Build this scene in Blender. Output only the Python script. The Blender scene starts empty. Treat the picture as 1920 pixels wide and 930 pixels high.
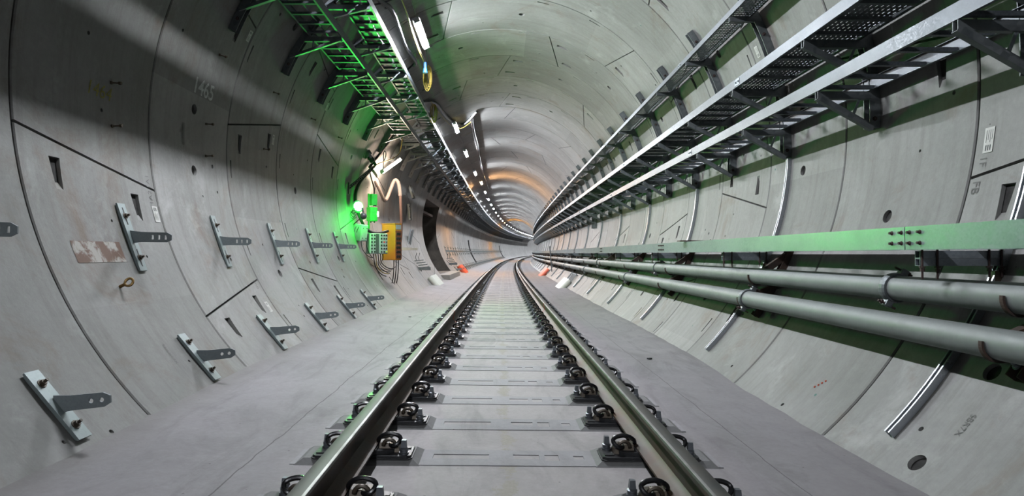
import bpy, bmesh, math, random
from mathutils import Vector, Matrix
from bpy_extras.node_shader_utils import PrincipledBSDFWrapper
random.seed(7)
sin, cos, pi, rad = math.sin, math.cos, math.pi, math.radians
SC = bpy.context.scene
COL = SC.collection

# ---------------------------------------------------------------- camera
F, YAW, PIT, ROL = 1165.28, 0.0208, 0.0102, -0.0026
CX, CH = -0.0413, 0.8486
fw = Vector((sin(YAW)*cos(PIT), cos(YAW)*cos(PIT), sin(PIT)))
rt = Vector((cos(YAW), -sin(YAW), 0)); up = rt.cross(fw)
r2 = cos(ROL)*rt + sin(ROL)*up; u2 = -sin(ROL)*rt + cos(ROL)*up
cam_d = bpy.data.cameras.new('camera'); cam = bpy.data.objects.new('camera', cam_d); COL.objects.link(cam)
cam_d.sensor_width = 36; cam_d.lens = 36*F/1920; cam_d.clip_end = 600; cam_d.clip_start = .05
M = Matrix((r2, u2, -fw)).transposed().to_4x4(); M.translation = Vector((CX, 0, CH)); cam.matrix_world = M
SC.camera = cam
# ---------------------------------------------------------------- world, exposure
w = bpy.data.worlds.new('world'); SC.world = w; w.use_nodes = True
w.node_tree.nodes['Background'].inputs[0].default_value = (.7, .8, .9, 1)
w.node_tree.nodes['Background'].inputs[1].default_value = .15
SC.view_settings.view_transform = 'Standard'; SC.view_settings.look = 'None'
SC.view_settings.gamma = 1; SC.view_settings.use_curve_mapping = False
SC.view_settings.exposure = 0.98
TUBE_COL = (.90, .94, 1.0); TUBE_STR = 1250.0
WARM_STR = 230.0; GREEN_W = 18.0; ORANGE_STR = 2600.0
TUBE_S = [-8.5, -4.0, 5.6, 10.5, 18.3, 23.0, 28.8, 33.2, 38.2, 43.4, 48.2, 52.8, 57.8, 63, 68.5, 73.5, 78.7, 84.3] + [84.3+5.3*i for i in range(1, 30)]
ORANGE_S = {33.2: .5, 78.7: 1.0}

# ---------------------------------------------------------------- tunnel path
R = 3.0335; TCU, TCZ = -0.02, 1.9787
L = 1.5155; Z0 = 3.8805
K0, K1, SCAP = 3.2e-4, 1.1e-5, 80.0
CANT = 0.0174
def px(s):
    if s <= SCAP: return K0*s*s/2 + K1*s**3/6 if s > 0 else K0*s*s/2
    d = s-SCAP; k = K0+K1*SCAP
    return px(SCAP) + pth(SCAP)*d + k*d*d/2
def pth(s):
    if s <= 0: return K0*s
    if s <= SCAP: return K0*s + K1*s*s/2
    return pth(SCAP) + (K0+K1*SCAP)*(s-SCAP)
def pz(s):
    if s <= 80: return 3.5e-5*s*s
    return pz(80) + .0056*(s-80)
def P(s, u, z): return Vector((px(s)+u, s, z+pz(s)))
def wp(phi, d=0.0):
    a = rad(phi); return TCU+(R-d)*sin(a), TCZ+(R-d)*cos(a)
def W(s, phi, d=0.0):
    u, z = wp(phi, d); return P(s, u, z)

# ---------------------------------------------------------------- materials
ALB = .5   # the concrete here is dark; everything scaled together with the exposure
def newmat(name):
    m = bpy.data.materials.new(name); m.use_nodes = True
    return m, m.node_tree.nodes, m.node_tree.links, m.node_tree.nodes['Principled BSDF']
def node(ns, t, **k):
    n = ns.new(t)
    for a, b in k.items(): setattr(n, a, b)
    return n
def mixc(ns, ls, fac, a, b, blend='MIX'):
    n = ns.new('ShaderNodeMix'); n.data_type = 'RGBA'; n.blend_type = blend
    if isinstance(fac, (int, float)): n.inputs[0].default_value = fac
    else: ls.new(fac, n.inputs[0])
    for v, i in ((a, 6), (b, 7)):
        if isinstance(v, tuple): n.inputs[i].default_value = v+(1,) if len(v) == 3 else v
        else: ls.new(v, n.inputs[i])
    return n.outputs[2]
def ramp(ns, ls, src, a, b, ca=(0, 0, 0, 1), cb=(1, 1, 1, 1)):
    n = ns.new('ShaderNodeValToRGB'); e = n.color_ramp.elements
    e[0].position = a; e[1].position = b; e[0].color = ca; e[1].color = cb
    ls.new(src, n.inputs[0]); return n.outputs[0]
def noise(ns, ls, vec, scale, detail=6, rough=.6, dist=0):
    n = ns.new('ShaderNodeTexNoise'); n.inputs['Scale'].default_value = scale
    n.inputs['Detail'].default_value = detail; n.inputs['Roughness'].default_value = rough
    n.inputs['Distortion'].default_value = dist
    if vec is not None: ls.new(vec, n.inputs['Vector'])
    return n.outputs['Fac']
def mapping(ns, ls, vec, sc=(1, 1, 1), loc=(0, 0, 0)):
    n = ns.new('ShaderNodeMapping'); n.inputs['Scale'].default_value = sc; n.inputs['Location'].default_value = loc
    ls.new(vec, n.inputs['Vector']); return n.outputs[0]
def mth(ns, ls, op, a, b=None, c=None):
    n = ns.new('ShaderNodeMath'); n.operation = op
    for i, v in enumerate((a, b, c)):
        if v is None: continue
        if isinstance(v, (int, float)): n.inputs[i].default_value = v
        else: ls.new(v, n.inputs[i])
    return n.outputs[0]

def mat_lining():
    m, ns, ls, b = newmat('segment_concrete')
    uv = node(ns, 'ShaderNodeUVMap', uv_map='UVMap').outputs[0]
    geo = node(ns, 'ShaderNodeNewGeometry').outputs['Position']
    sep = node(ns, 'ShaderNodeSeparateXYZ'); ls.new(uv, sep.inputs[0])
    ring = mth(ns, ls, 'FLOOR', mth(ns, ls, 'DIVIDE', mth(ns, ls, 'SUBTRACT', sep.outputs[0], Z0), L))
    seg = mth(ns, ls, 'FLOOR', mth(ns, ls, 'ADD', mth(ns, ls, 'DIVIDE', sep.outputs[1], 3.15), mth(ns, ls, 'MULTIPLY', ring, .37)))
    cmb = node(ns, 'ShaderNodeCombineXYZ'); ls.new(ring, cmb.inputs[0]); ls.new(seg, cmb.inputs[1])
    wn = node(ns, 'ShaderNodeTexWhiteNoise', noise_dimensions='3D'); ls.new(cmb.outputs[0], wn.inputs['Vector'])
    base = mixc(ns, ls, ramp(ns, ls, noise(ns, ls, geo, .9, 8, .62, .4), .3, .72), (.20, .20, .19), (.315, .312, .302))
    # streaks running round the ring
    st = noise(ns, ls, mapping(ns, ls, uv, (9, .55, 1)), 1.0, 6, .7)
    base = mixc(ns, ls, ramp(ns, ls, st, .48, .85), base, (.15, .145, .13))
    fine = noise(ns, ls, geo, 22, 8, .75)
    base = mixc(ns, ls, mth(ns, ls, 'MULTIPLY', fine, .35), base, (.2, .2, .19), 'MULTIPLY') if False else mixc(ns, ls, ramp(ns, ls, fine, .35, .7), mixc(ns, ls, 1.0, base, (.84, .84, .84), 'MULTIPLY'), base)
    # rust / brown blotches
    bl = noise(ns, ls, mapping(ns, ls, geo, (1, 1, 1), (13, 4, 7)), 1.15, 9, .74, .8)
    base = mixc(ns, ls, mth(ns, ls, 'MULTIPLY', ramp(ns, ls, bl, .54, .72), .7), base, (.15, .10, .06))
    # pale laitance
    pl = noise(ns, ls, mapping(ns, ls, geo, (1, 1, 1), (3, 9, 1)), 1.7, 9, .7, .5)
    base = mixc(ns, ls, mth(ns, ls, 'MULTIPLY', ramp(ns, ls, pl, .56, .75), .6), base, (.44, .44, .43))
    # air pits and tiny plugs
    vo = node(ns, 'ShaderNodeTexVoronoi'); vo.inputs['Scale'].default_value = 9; ls.new(geo, vo.inputs['Vector'])
    vo.inputs['Randomness'].default_value = 1
    sel = mth(ns, ls, 'GREATER_THAN', vo.outputs['Color'], .8)
    pit = mth(ns, ls, 'MULTIPLY', mth(ns, ls, 'LESS_THAN', vo.outputs['Distance'], .055), sel)
    base = mixc(ns, ls, mth(ns, ls, 'MULTIPLY', pit, .75), base, (.07, .07, .06))
    vg = node(ns, 'ShaderNodeTexVoronoi'); vg.inputs['Scale'].default_value = 1.9; ls.new(geo, vg.inputs['Vector'])
    gr = mth(ns, ls, 'LESS_THAN', vg.outputs['Distance'], .025)
    base = mixc(ns, ls, gr, base, (.02, .13, .1))
    bright = mth(ns, ls, 'ADD', mth(ns, ls, 'MULTIPLY', wn.outputs['Value'], .32), .82)
    hs = node(ns, 'ShaderNodeHueSaturation'); ls.new(mth(ns, ls, 'MULTIPLY', bright, ALB), hs.inputs['Value']); ls.new(base, hs.inputs['Color'])
    b.inputs['Specular IOR Level'].default_value = .28
    ls.new(hs.outputs[0], b.inputs['Base Color'])
    b.inputs['Roughness'].default_value = .62
    bp = node(ns, 'ShaderNodeBump'); bp.inputs['Strength'].default_value = .25; bp.inputs['Distance'].default_value = .01
    ls.new(mth(ns, ls, 'ADD', fine, mth(ns, ls, 'MULTIPLY', pit, -1)), bp.inputs['Height']); ls.new(bp.outputs[0], b.inputs['Normal'])
    return m

def mat_floor(name, ca, cb, crease=True):
    m, ns, ls, b = newmat(name)
    uv = node(ns, 'ShaderNodeUVMap', uv_map='UVMap').outputs[0]
    geo = node(ns, 'ShaderNodeNewGeometry').outputs['Position']
    base = mixc(ns, ls, ramp(ns, ls, noise(ns, ls, geo, 1.4, 9, .65, .6), .3, .75), ca, cb)
    sm = noise(ns, ls, mapping(ns, ls, geo, (2.2, .5, 1)), 1.6, 7, .65, 1.6)
    base = mixc(ns, ls, mth(ns, ls, 'MULTIPLY', ramp(ns, ls, sm, .5, .72), .6), base, (.2, .19, .19))
    fine = noise(ns, ls, geo, 30, 8, .8)
    base = mixc(ns, ls, ramp(ns, ls, fine, .35, .7), mixc(ns, ls, 1.0, base, (.84, .83, .82), 'MULTIPLY'), base)
    vo = node(ns, 'ShaderNodeTexVoronoi'); vo.inputs['Scale'].default_value = 16; ls.new(geo, vo.inputs['Vector'])
    sel = mth(ns, ls, 'GREATER_THAN', vo.outputs['Color'], .82)
    pit = mth(ns, ls, 'MULTIPLY', mth(ns, ls, 'LESS_THAN', vo.outputs['Distance'], .09), sel)
    base = mixc(ns, ls, mth(ns, ls, 'MULTIPLY', pit, .7), base, (.08, .075, .07))
    h = fine
    if crease:
        sep = node(ns, 'ShaderNodeSeparateXYZ'); ls.new(uv, sep.inputs[0])
        wob = mth(ns, ls, 'MULTIPLY', mth(ns, ls, 'SUBTRACT', noise(ns, ls, geo, 2.5, 5), .5), .05)
        uu = mth(ns, ls, 'ADD', sep.outputs[1], wob)
        for c in (-1.34, 1.40):
            ln = mth(ns, ls, 'LESS_THAN', mth(ns, ls, 'ABSOLUTE', mth(ns, ls, 'SUBTRACT', uu, c)), .0035)
            base = mixc(ns, ls, mth(ns, ls, 'MULTIPLY', ln, .75), base, (.09, .085, .08))
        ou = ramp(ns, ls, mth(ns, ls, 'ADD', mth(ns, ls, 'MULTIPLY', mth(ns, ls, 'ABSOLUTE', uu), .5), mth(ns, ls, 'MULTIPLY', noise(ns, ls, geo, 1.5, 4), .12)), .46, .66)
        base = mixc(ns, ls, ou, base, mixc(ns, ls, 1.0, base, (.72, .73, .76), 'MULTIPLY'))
        # spilt grit along the middle
        g1 = mth(ns, ls, 'ABSOLUTE', mth(ns, ls, 'SUBTRACT', sep.outputs[1], -.01))
        nz = noise(ns, ls, geo, 9, 8, .8)
        g2 = mth(ns, ls, 'LESS_THAN', mth(ns, ls, 'ADD', g1, mth(ns, ls, 'MULTIPLY', noise(ns, ls, geo, 6, 9, .85), .42)), .235)
        base = mixc(ns, ls, mth(ns, ls, 'MULTIPLY', g2, .75), base, mixc(ns, ls, noise(ns, ls, geo, 45, 6, .8), (.17, .15, .115), (.44, .41, .35)))
        h = mth(ns, ls, 'ADD', fine, mth(ns, ls, 'MULTIPLY', g2, mth(ns, ls, 'MULTIPLY', noise(ns, ls, geo, 25), 2)))
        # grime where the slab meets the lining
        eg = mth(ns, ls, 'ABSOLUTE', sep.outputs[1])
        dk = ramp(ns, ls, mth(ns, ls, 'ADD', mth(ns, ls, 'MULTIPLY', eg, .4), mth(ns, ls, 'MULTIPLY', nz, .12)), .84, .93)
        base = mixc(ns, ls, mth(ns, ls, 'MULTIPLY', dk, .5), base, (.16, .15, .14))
    base = mixc(ns, ls, 1.0, base, (ALB, ALB, ALB), 'MULTIPLY'); b.inputs['Specular IOR Level'].default_value = .28
    ls.new(base, b.inputs['Base Color']); b.inputs['Roughness'].default_value = .8
    bp = node(ns, 'ShaderNodeBump'); bp.inputs['Strength'].default_value = .35; bp.inputs['Distance'].default_value = .008
    ls.new(h, bp.inputs['Height']); ls.new(bp.outputs[0], b.inputs['Normal'])
    return m

def mat_simple(name, col, rough=.5, metal=0.0, var=.15, scale=12, bump=.1, col2=None, emit=None, es=0, coat=0, lo=.35, hi=.7):
    m, ns, ls, b = newmat(name)
    geo = node(ns, 'ShaderNodeTexCoord').outputs['Object']
    c2 = col2 if col2 else tuple(max(0, c*(1-var*2)) for c in col)
    col, c2 = tuple(v*ALB for v in col), tuple(v*ALB for v in c2); b.inputs['Specular IOR Level'].default_value = .3
    n1 = noise(ns, ls, geo, scale, 7, .65, .3)
    ls.new(mixc(ns, ls, ramp(ns, ls, n1, lo, hi), col, c2), b.inputs['Base Color'])
    b.inputs['Metallic'].default_value = metal
    rr = mth(ns, ls, 'ADD', mth(ns, ls, 'MULTIPLY', n1, .25), rough-.12); ls.new(rr, b.inputs['Roughness'])
    if bump:
        bp = node(ns, 'ShaderNodeBump'); bp.inputs['Strength'].default_value = bump; bp.inputs['Distance'].default_value = .003
        ls.new(noise(ns, ls, geo, scale*6, 5, .7), bp.inputs['Height']); ls.new(bp.outputs[0], b.inputs['Normal'])
    if emit:
        b.inputs['Emission Color'].default_value = emit+(1,); b.inputs['Emission Strength'].default_value = es
    return m
def mat_galv(name, a, c, rough=.38, metal=.75, scale=26, bump=.12):
    m, ns, ls, b = newmat(name)
    geo = node(ns, 'ShaderNodeTexCoord').outputs['Object']; a, c = tuple(v*ALB for v in a), tuple(v*ALB for v in c)
    vo = node(ns, 'ShaderNodeTexVoronoi'); vo.inputs['Scale'].default_value = scale; ls.new(geo, vo.inputs['Vector'])
    n1 = noise(ns, ls, geo, 3, 6, .6)
    x = mixc(ns, ls, vo.outputs['Color'], a, c)
    x = mixc(ns, ls, mth(ns, ls, 'MULTIPLY', ramp(ns, ls, n1, .45, .75), .5), x, tuple(v*.6 for v in a))
    ls.new(x, b.inputs['Base Color']); b.inputs['Metallic'].default_value = metal
    sp = node(ns, 'ShaderNodeSeparateColor'); ls.new(vo.outputs['Color'], sp.inputs[0])
    ls.new(mth(ns, ls, 'ADD', mth(ns, ls, 'MULTIPLY', sp.outputs[1], .22), rough-.1), b.inputs['Roughness'])
    bp = node(ns, 'ShaderNodeBump'); bp.inputs['Strength'].default_value = bump; bp.inputs['Distance'].default_value = .003
    ls.new(noise(ns, ls, geo, 40, 4, .6), bp.inputs['Height']); ls.new(bp.outputs[0], b.inputs['Normal'])
    return m
MT = {}
MT['lining'] = mat_lining()
MT['gasket'] = mat_simple('joint_gasket', (.045, .042, .04), .9, var=.3)
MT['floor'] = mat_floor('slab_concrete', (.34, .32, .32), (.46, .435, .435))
MT['sleeper'] = mat_floor('sleeper_concrete', (.29, .285, .30), (.40, .39, .41), crease=False)
MT['seat'] = mat_floor('rail_seat_concrete', (.17, .17, .17), (.26, .26, .265), crease=False)
MT['galv'] = mat_galv('galvanised_steel', (.30, .34, .38), (.42, .46, .49), .45, .5, 80)
MT['galvdark'] = mat_galv('dull_galvanised_steel', (.16, .18, .19), (.26, .28, .29), .5, .6)
MT['tray'] = mat_galv('zinc_tray_steel', (.10, .115, .13), (.19, .21, .235), .45, .55, 110)
MT['shiny'] = mat_simple('bright_zinc_strut', (.62, .66, .7), .3, .8, var=.05, scale=30, bump=0)
MT['blade'] = mat_galv('blade_zinc', (.22, .255, .265), (.29, .33, .34), .45, .4, 90)
MT['plate'] = mat_galv('bracket_zinc', (.22, .27, .27), (.30, .36, .355), .5, .4, 90)
MT['pipe'] = mat_galv('pipe_zinc', (.20, .22, .215), (.28, .30, .295), .6, .3, 60, .08)
MT['waler'] = mat_galv('beam_zinc', (.33, .40, .415), (.42, .49, .505), .38, .55, 90, .15)
MT['rail'] = mat_simple('rail_steel', (.045, .038, .033), .6, .25, col2=(.10, .055, .032), scale=4, bump=.25)
MT['railside'] = mat_simple('rail_head_top', (.035, .037, .035), .6, .2, col2=(.07, .06, .05), scale=5, bump=.05)
MT['railtop'] = mat_simple('rail_running_surface', (.28, .28, .27), .42, .8, col2=(.12, .12, .11), scale=5, bump=.05)
MT['black'] = mat_simple('black_paint', (.018, .018, .02), .25, .2, bump=.05)
MT['iron'] = mat_simple('cast_iron', (.07, .058, .047), .45, .5, col2=(.12, .09, .06), scale=18)
MT['platedark'] = mat_simple('baseplate_paint', (.045, .046, .05), .38, .4, scale=20)
MT['rubber'] = mat_simple('rubber', (.03, .03, .032), .6, scale=20)
MT['bolt'] = mat_simple('bolt_zinc', (.27, .29, .32), .4, .8, scale=40)
MT['rust'] = mat_simple('rusty_steel', (.09, .05, .035), .8, .2, col2=(.045, .04, .038), scale=14, bump=.4)
MT['boltbrown'] = mat_simple('brown_bolt', (.10, .065, .06), .7, .4, scale=30)
MT['brass'] = mat_simple('eyebolt_brass', (.35, .22, .08), .4, .7, scale=30)
MT['cable'] = mat_simple('black_cable', (.025, .025, .028), .5, scale=20)
MT['conduit'] = mat_simple('grey_conduit', (.10, .10, .105), .4, .1, scale=9)
MT['yellow'] = mat_simple('yellow_cable', (.42, .30, .05), .5, scale=20, col2=(.25, .2, .04))
MT['hose'] = mat_simple('pale_hose', (.30, .25, .23), .6, scale=30)
MT['brown'] = mat_simple('brown_hose', (.2, .12, .1), .6, scale=30)
MT['blue'] = mat_simple('blue_plug', (.06, .25, .7), .4)
MT['greenbox'] = mat_simple('green_enclosure', (.08, .6, .12), .4)
MT['greybox'] = mat_simple('grey_enclosure', (.42, .44, .45), .45, var=.05)
MT['orangebox'] = mat_simple('orange_enclosure', (.80, .33, .03), .4, var=.05)
MT['redpanel'] = mat_simple('brown_socket_panel', (.30, .10, .05), .5)
MT['socket'] = mat_simple('black_socket', (.03, .03, .03), .4)
MT['yellowlab'] = mat_simple('yellow_label', (.75, .65, .05), .5, var=.03)
MT['redlab'] = mat_simple('red_button', (.7, .04, .03), .4, var=.03)
MT['white'] = mat_simple('white_label', (.62, .62, .58), .6, var=.08)
MT['whitepaint'] = mat_simple('white_stencil_paint', (.62, .65, .62), .7, var=.25, scale=25)
MT['yellowpaint'] = mat_simple('yellow_crayon', (.34, .31, .07), .8, var=.3, scale=25)
MT['ink'] = mat_simple('black_ink', (.05, .05, .06), .6)
MT['greymark'] = mat_simple('embossed_mark', (.18, .18, .17), .8)
MT['brownpatch'] = mat_simple('rust_stain', (.36, .345, .315), .8, col2=(.15, .095, .07), scale=7, lo=.44, hi=.53, bump=.3)
MT['cream'] = mat_simple('cream_plastic', (.72, .74, .66), .45, var=.05)
MT['orange'] = mat_simple('orange_plastic', (.75, .12, .05), .45, var=.1)
MT['redmark'] = mat_simple('red_paint', (.65, .12, .07), .6)
MT['housing'] = mat_simple('lamp_housing', (.5, .52, .55), .4, var=.05)
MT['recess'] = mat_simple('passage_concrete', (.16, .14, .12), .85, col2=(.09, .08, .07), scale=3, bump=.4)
def emat(name, c, s):
    m, ns, ls, b = newmat(name); b.inputs['Base Color'].default_value = (.9, .9, .9, 1)
    b.inputs['Emission Color'].default_value = c+(1,); b.inputs['Emission Strength'].default_value = s
    return m
MT['tube'] = emat('tube_glow', TUBE_COL, TUBE_STR)
MT['warm'] = emat('warm_tube_glow', (1, .78, .6), WARM_STR)
MT['orglow'] = emat('orange_tube_glow', (1, .42, .06), ORANGE_STR)
MT['greenglow'] = emat('green_lens_glow', (.45, 1, .55), 2.2)

# ---------------------------------------------------------------- mesh builder
class MB:
    def __init__(s): s.v = []; s.f = []; s.mi = []; s.uv = None; s.sm = []
    def add(s, vs, fs, mi=0, smooth=False):
        o = len(s.v); s.v += [Vector(v) for v in vs]
        for f in fs: s.f.append([i+o for i in f]); s.mi.append(mi); s.sm.append(smooth)
        return s
    def hexa(s, p, mi=0):
        return s.add(p, [(0, 3, 2, 1), (4, 5, 6, 7), (0, 1, 5, 4), (1, 2, 6, 5), (2, 3, 7, 6), (3, 0, 4, 7)], mi)
    def box(s, c, d, m=None, mi=0, taper=None, ch=0):
        x, y, z = (v/2 for v in d); tx, ty = taper if taper else (1, 1)
        p = [(-x, -y, -z), (x, -y, -z), (x, y, -z), (-x, y, -z), (-x*tx, -y*ty, z), (x*tx, -y*ty, z), (x*tx, y*ty, z), (-x*tx, y*ty, z)]
        p = [Vector(q) for q in p]
        if m is not None: p = [m @ q for q in p]
        c = Vector(c); return s.hexa([q+c for q in p], mi)
    def bar(s, a, b, w, h, up=(0, 0, 1), mi=0):
        a, b = Vector(a), Vector(b); d = (b-a).normalized(); x = d.cross(Vector(up)).normalized(); y = x.cross(d)
        o = [(-w/2, -h/2), (w/2, -h/2), (w/2, h/2), (-w/2, h/2)]
        return s.hexa([a+x*i+y*j for i, j in o]+[b+x*i+y*j for i, j in o], mi)
    def prism(s, prof, a, b, up=(0, 0, 1), mi=0, smooth=False, caps=True):
        """closed 2-D profile (x,y) swept straight from a to b"""
        a, b = Vector(a), Vector(b); d = (b-a).normalized(); x = d.cross(Vector(up)).normalized(); y = x.cross(d)
        n = len(prof); vs = [a+x*i+y*j for i, j in prof]+[b+x*i+y*j for i, j in prof]
        fs = [(i, (i+1) % n, n+(i+1) % n, n+i) for i in range(n)]
        if caps: fs += [tuple(range(n))[::-1], tuple(range(n, 2*n))]
        return s.add(vs, fs, mi, smooth)
    def cyl(s, a, b, r, n=16, r2=None, mi=0, caps=True, smooth=True):
        a, b = Vector(a), Vector(b); r2 = r if r2 is None else r2; d = (b-a).normalized()
        t = Vector((0, 0, 1)) if abs(d.z) < .9 else Vector((1, 0, 0)); x = d.cross(t).normalized(); y = d.cross(x)
        vs = [a+(x*cos(2*pi*i/n)+y*sin(2*pi*i/n))*r for i in range(n)]+[b+(x*cos(2*pi*i/n)+y*sin(2*pi*i/n))*r2 for i in range(n)]
        s.add(vs, [(i, (i+1) % n, n+(i+1) % n, n+i) for i in range(n)], mi, smooth)
        if caps: s.add(vs, [tuple(range(n))[::-1], tuple(range(n, 2*n))], mi)
        return s
    def tube(s, pts, r, n=8, mi=0, closed=False, caps=True):
        pts = [Vector(p) for p in pts]; m = len(pts); vs = []; y = None
        for i, p in enumerate(pts):
            if closed: d = pts[(i+1) % m]-pts[i-1]
            else: d = pts[min(i+1, m-1)]-pts[max(i-1, 0)]
            d.normalize()
            if y is None:
                t = Vector((0, 0, 1)) if abs(d.z) < .9 else Vector((1, 0, 0)); y = t
            x = d.cross(y)
            if x.length < 1e-4: x = d.orthogonal()
            x.normalize(); y = x.cross(d).normalized()
            vs += [p+(x*cos(2*pi*k/n)+y*sin(2*pi*k/n))*r for k in range(n)]
        fs = []
        for i in range(m if closed else m-1):
            j = (i+1) % m
            fs += [(i*n+k, i*n+(k+1) % n, j*n+(k+1) % n, j*n+k) for k in range(n)]
        s.add(vs, fs, mi, True)
        if caps and not closed: s.add(vs[:n], [tuple(range(n))[::-1]], mi); s.add(vs[-n:], [tuple(range(n))], mi)
        return s
    def sphere(s, c, r, n=12, sc=(1, 1, 1), mi=0):
        c = Vector(c); vs = []; h = n//2
        for i in range(h+1):
            for k in range(n):
                a = pi*i/h; t = 2*pi*k/n
                vs.append(c+Vector((sin(a)*cos(t)*sc[0], sin(a)*sin(t)*sc[1], cos(a)*sc[2]))*r)
        return s.add(vs, [(i*n+k, (i+1)*n+k, (i+1)*n+(k+1) % n, i*n+(k+1) % n) for i in range(h) for k in range(n)], mi, True)
    def mesh(s, name):
        me = bpy.data.meshes.new(name); me.from_pydata([tuple(v) for v in s.v], [], s.f)
        me.polygons.foreach_set('material_index', s.mi); me.polygons.foreach_set('use_smooth', s.sm)
        me.update()
        if any(s.sm): me.set_sharp_from_angle(angle=rad(32))
        return me
    def build(s, name, mat, parent=None, loc=None, weld=False, bevel=0):
        me = s.mesh(name)
        if bevel or weld:
            bm = bmesh.new(); bm.from_mesh(me); bmesh.ops.remove_doubles(bm, verts=bm.verts, dist=1e-5)
            bmesh.ops.recalc_face_normals(bm, faces=bm.faces)
            bm.to_mesh(me); bm.free()
        for m in (mat if isinstance(mat, (list, tuple)) else [mat]): me.materials.append(MT[m] if isinstance(m, str) else m)
        o = bpy.data.objects.new(name, me); COL.objects.link(o)
        if parent: o.parent = parent
        if loc is not None: o.location = loc
        if bevel:
            b = o.modifiers.new('bevel', 'BEVEL'); b.width = bevel; b.segments = 2; b.limit_method = 'ANGLE'; b.harden_normals = False
        return o
def tag(o, label=None, cat=None, group=None, kind=None):
    for k, v in (('label', label), ('category', cat), ('group', group), ('kind', kind)):
        if v: o[k] = v
    return o
def empty(name, s, u=0.0, z=0.0, rz=None, label=None, cat=None, group=None):
    o = bpy.data.objects.new(name, None); COL.objects.link(o); o.empty_display_size = .1
    o.location = P(s, u, z); o.rotation_euler = (0, 0, -pth(s) if rz is None else rz)
    return tag(o, label, cat, group)
def copy_tree(o, kids, s, u=0.0, z=0.0, extra=0.0):
    c = o.copy(); COL.objects.link(c); c.location = P(s, u, z); c.rotation_euler = (o.rotation_euler[0], o.rotation_euler[1], -pth(s)+extra)
    for ch, gk in kids:
        d = ch.copy(); COL.objects.link(d); d.parent = c
        for g in gk:
            e = g.copy(); COL.objects.link(e); e.parent = d
    return c
def kidtree(o):
    return [(c, list(c.children)) for c in o.children]
ORD = 'nearest second third fourth fifth sixth seventh eighth ninth tenth eleventh twelfth thirteenth fourteenth fifteenth sixteenth seventeenth eighteenth nineteenth twentieth'.split()
def boolean(obj, cutter, mode='DIFFERENCE'):
    md = obj.modifiers.new('b', 'BOOLEAN'); md.operation = mode; md.object = cutter; md.solver = 'EXACT'
    md.use_self = False
    dg = bpy.context.evaluated_depsgraph_get(); dg.update()
    me = bpy.data.meshes.new_from_object(obj.evaluated_get(dg)); obj.modifiers.clear()
    old = obj.data; obj.data = me; bpy.data.meshes.remove(old)
    cm = cutter.data; bpy.data.objects.remove(cutter); bpy.data.meshes.remove(cm)

# ================================================================ STRUCTURE
# ---- segment joints (angle at ring start, angle at ring end) measured from the place
def segjoints(k):
    base = {-1: 40.3, 0: -98.3, 1: -120.3, 2: -81.2, 3: -118.2, 4: -77.8, 5: 20.2, 6: 1.1, 7: -18.0, 8: 1.6}
    b = base.get(k, ((k*37) % 60)-30+1.5)
    out = []
    for j in range(-4, 5):
        a = b+60*j
        if -142 < a < 142:
            sl = {(-1): 4.6, 0: -5.6, 1: 5.8, 2: 6.0 if a < 60 else -6.0, 3: -5.4 if a < -100 else (-6 if a < 0 else 5.6), 4: -5.8 if a < 80 else 6.0, 5: 6.2, 6: -5.5, 7: -5.7 if a < 0 else 5.8, 8: -5.5}.get(k, 5.7*(-1)**(k+j))
            if k == 1 and -70 < a < -50: sl = -6.0
            out.append((a-sl/2, a+sl/2))
    return out
def toP(v): return P(v[1], v[0], v[2])      # straight (u, s, z) -> place
def ringarc(k, p0, p1, dphi):
    s0, s1 = Z0+k*L+.0065, Z0+(k+1)*L-.0065; c = .009
    prof = [(s0, .022), (s0+c, 0), (s1-c, 0), (s1, .022), (s1, -.0), ]
    # (s, d): d negative is outwards
    prof = [(s0, -.25), (s0, -.008), (s0+c, 0), (s1-c, 0), (s1, -.008), (s1, -.25)]
    n = max(2, int(round((p1-p0)/dphi)))
    mb = MB(); m = len(prof); vs = []
    for i in range(n+1):
        ph = p0+(p1-p0)*i/n
        for s_, d_ in prof:
            u, z = wp(ph, d_); vs.append((u, s_, z))
    fs = []
    for i in range(n):
        for j in range(m):
            a, b = i*m+j, i*m+(j+1) % m; fs.append((a, b, b+m, a+m))
    fs.append(tuple(range(m))[::-1]); fs.append(tuple(range(n*m, n*m+m)))
    mb.add(vs, fs); return mb
def frame(s, phi):
    u, z = wp(phi); a = rad(phi)
    return Vector((u, s, z)), Vector((0, 1, 0)), Vector((cos(a), 0, -sin(a))), Vector((sin(a), 0, cos(a)))
def cut_socket(mb, s, phi, r=.052, d=.11):
    p, es, ep, er = frame(s, phi); mb.cyl(p-er*.05, p+er*d, r, 20, r*.93, smooth=False)
def cut_knife(mb, s, phi, dirn, ln=.22, w=.11, dp=.10):
    """pocket: flat deep end towards the joint, tapering to a tip in direction dirn"""
    p, es, ep, er = frame(s, phi); t = ep*dirn
    a = [p-t*ln*.5-es*w/2, p-t*ln*.5+es*w/2, p+t*ln*.5+es*w*.3, p+t*ln*.5-es*w*.3]
    out = [q-er*.05 for q in a]; dep = [dp, dp, .002, .002]
    inn = [a[0]+er*dep[0]+es*w*.1, a[1]+er*dep[1]-es*w*.1, a[2]+er*dep[2], a[3]+er*dep[3]]
    vs = out+inn
    mb.hexa(vs)
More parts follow.
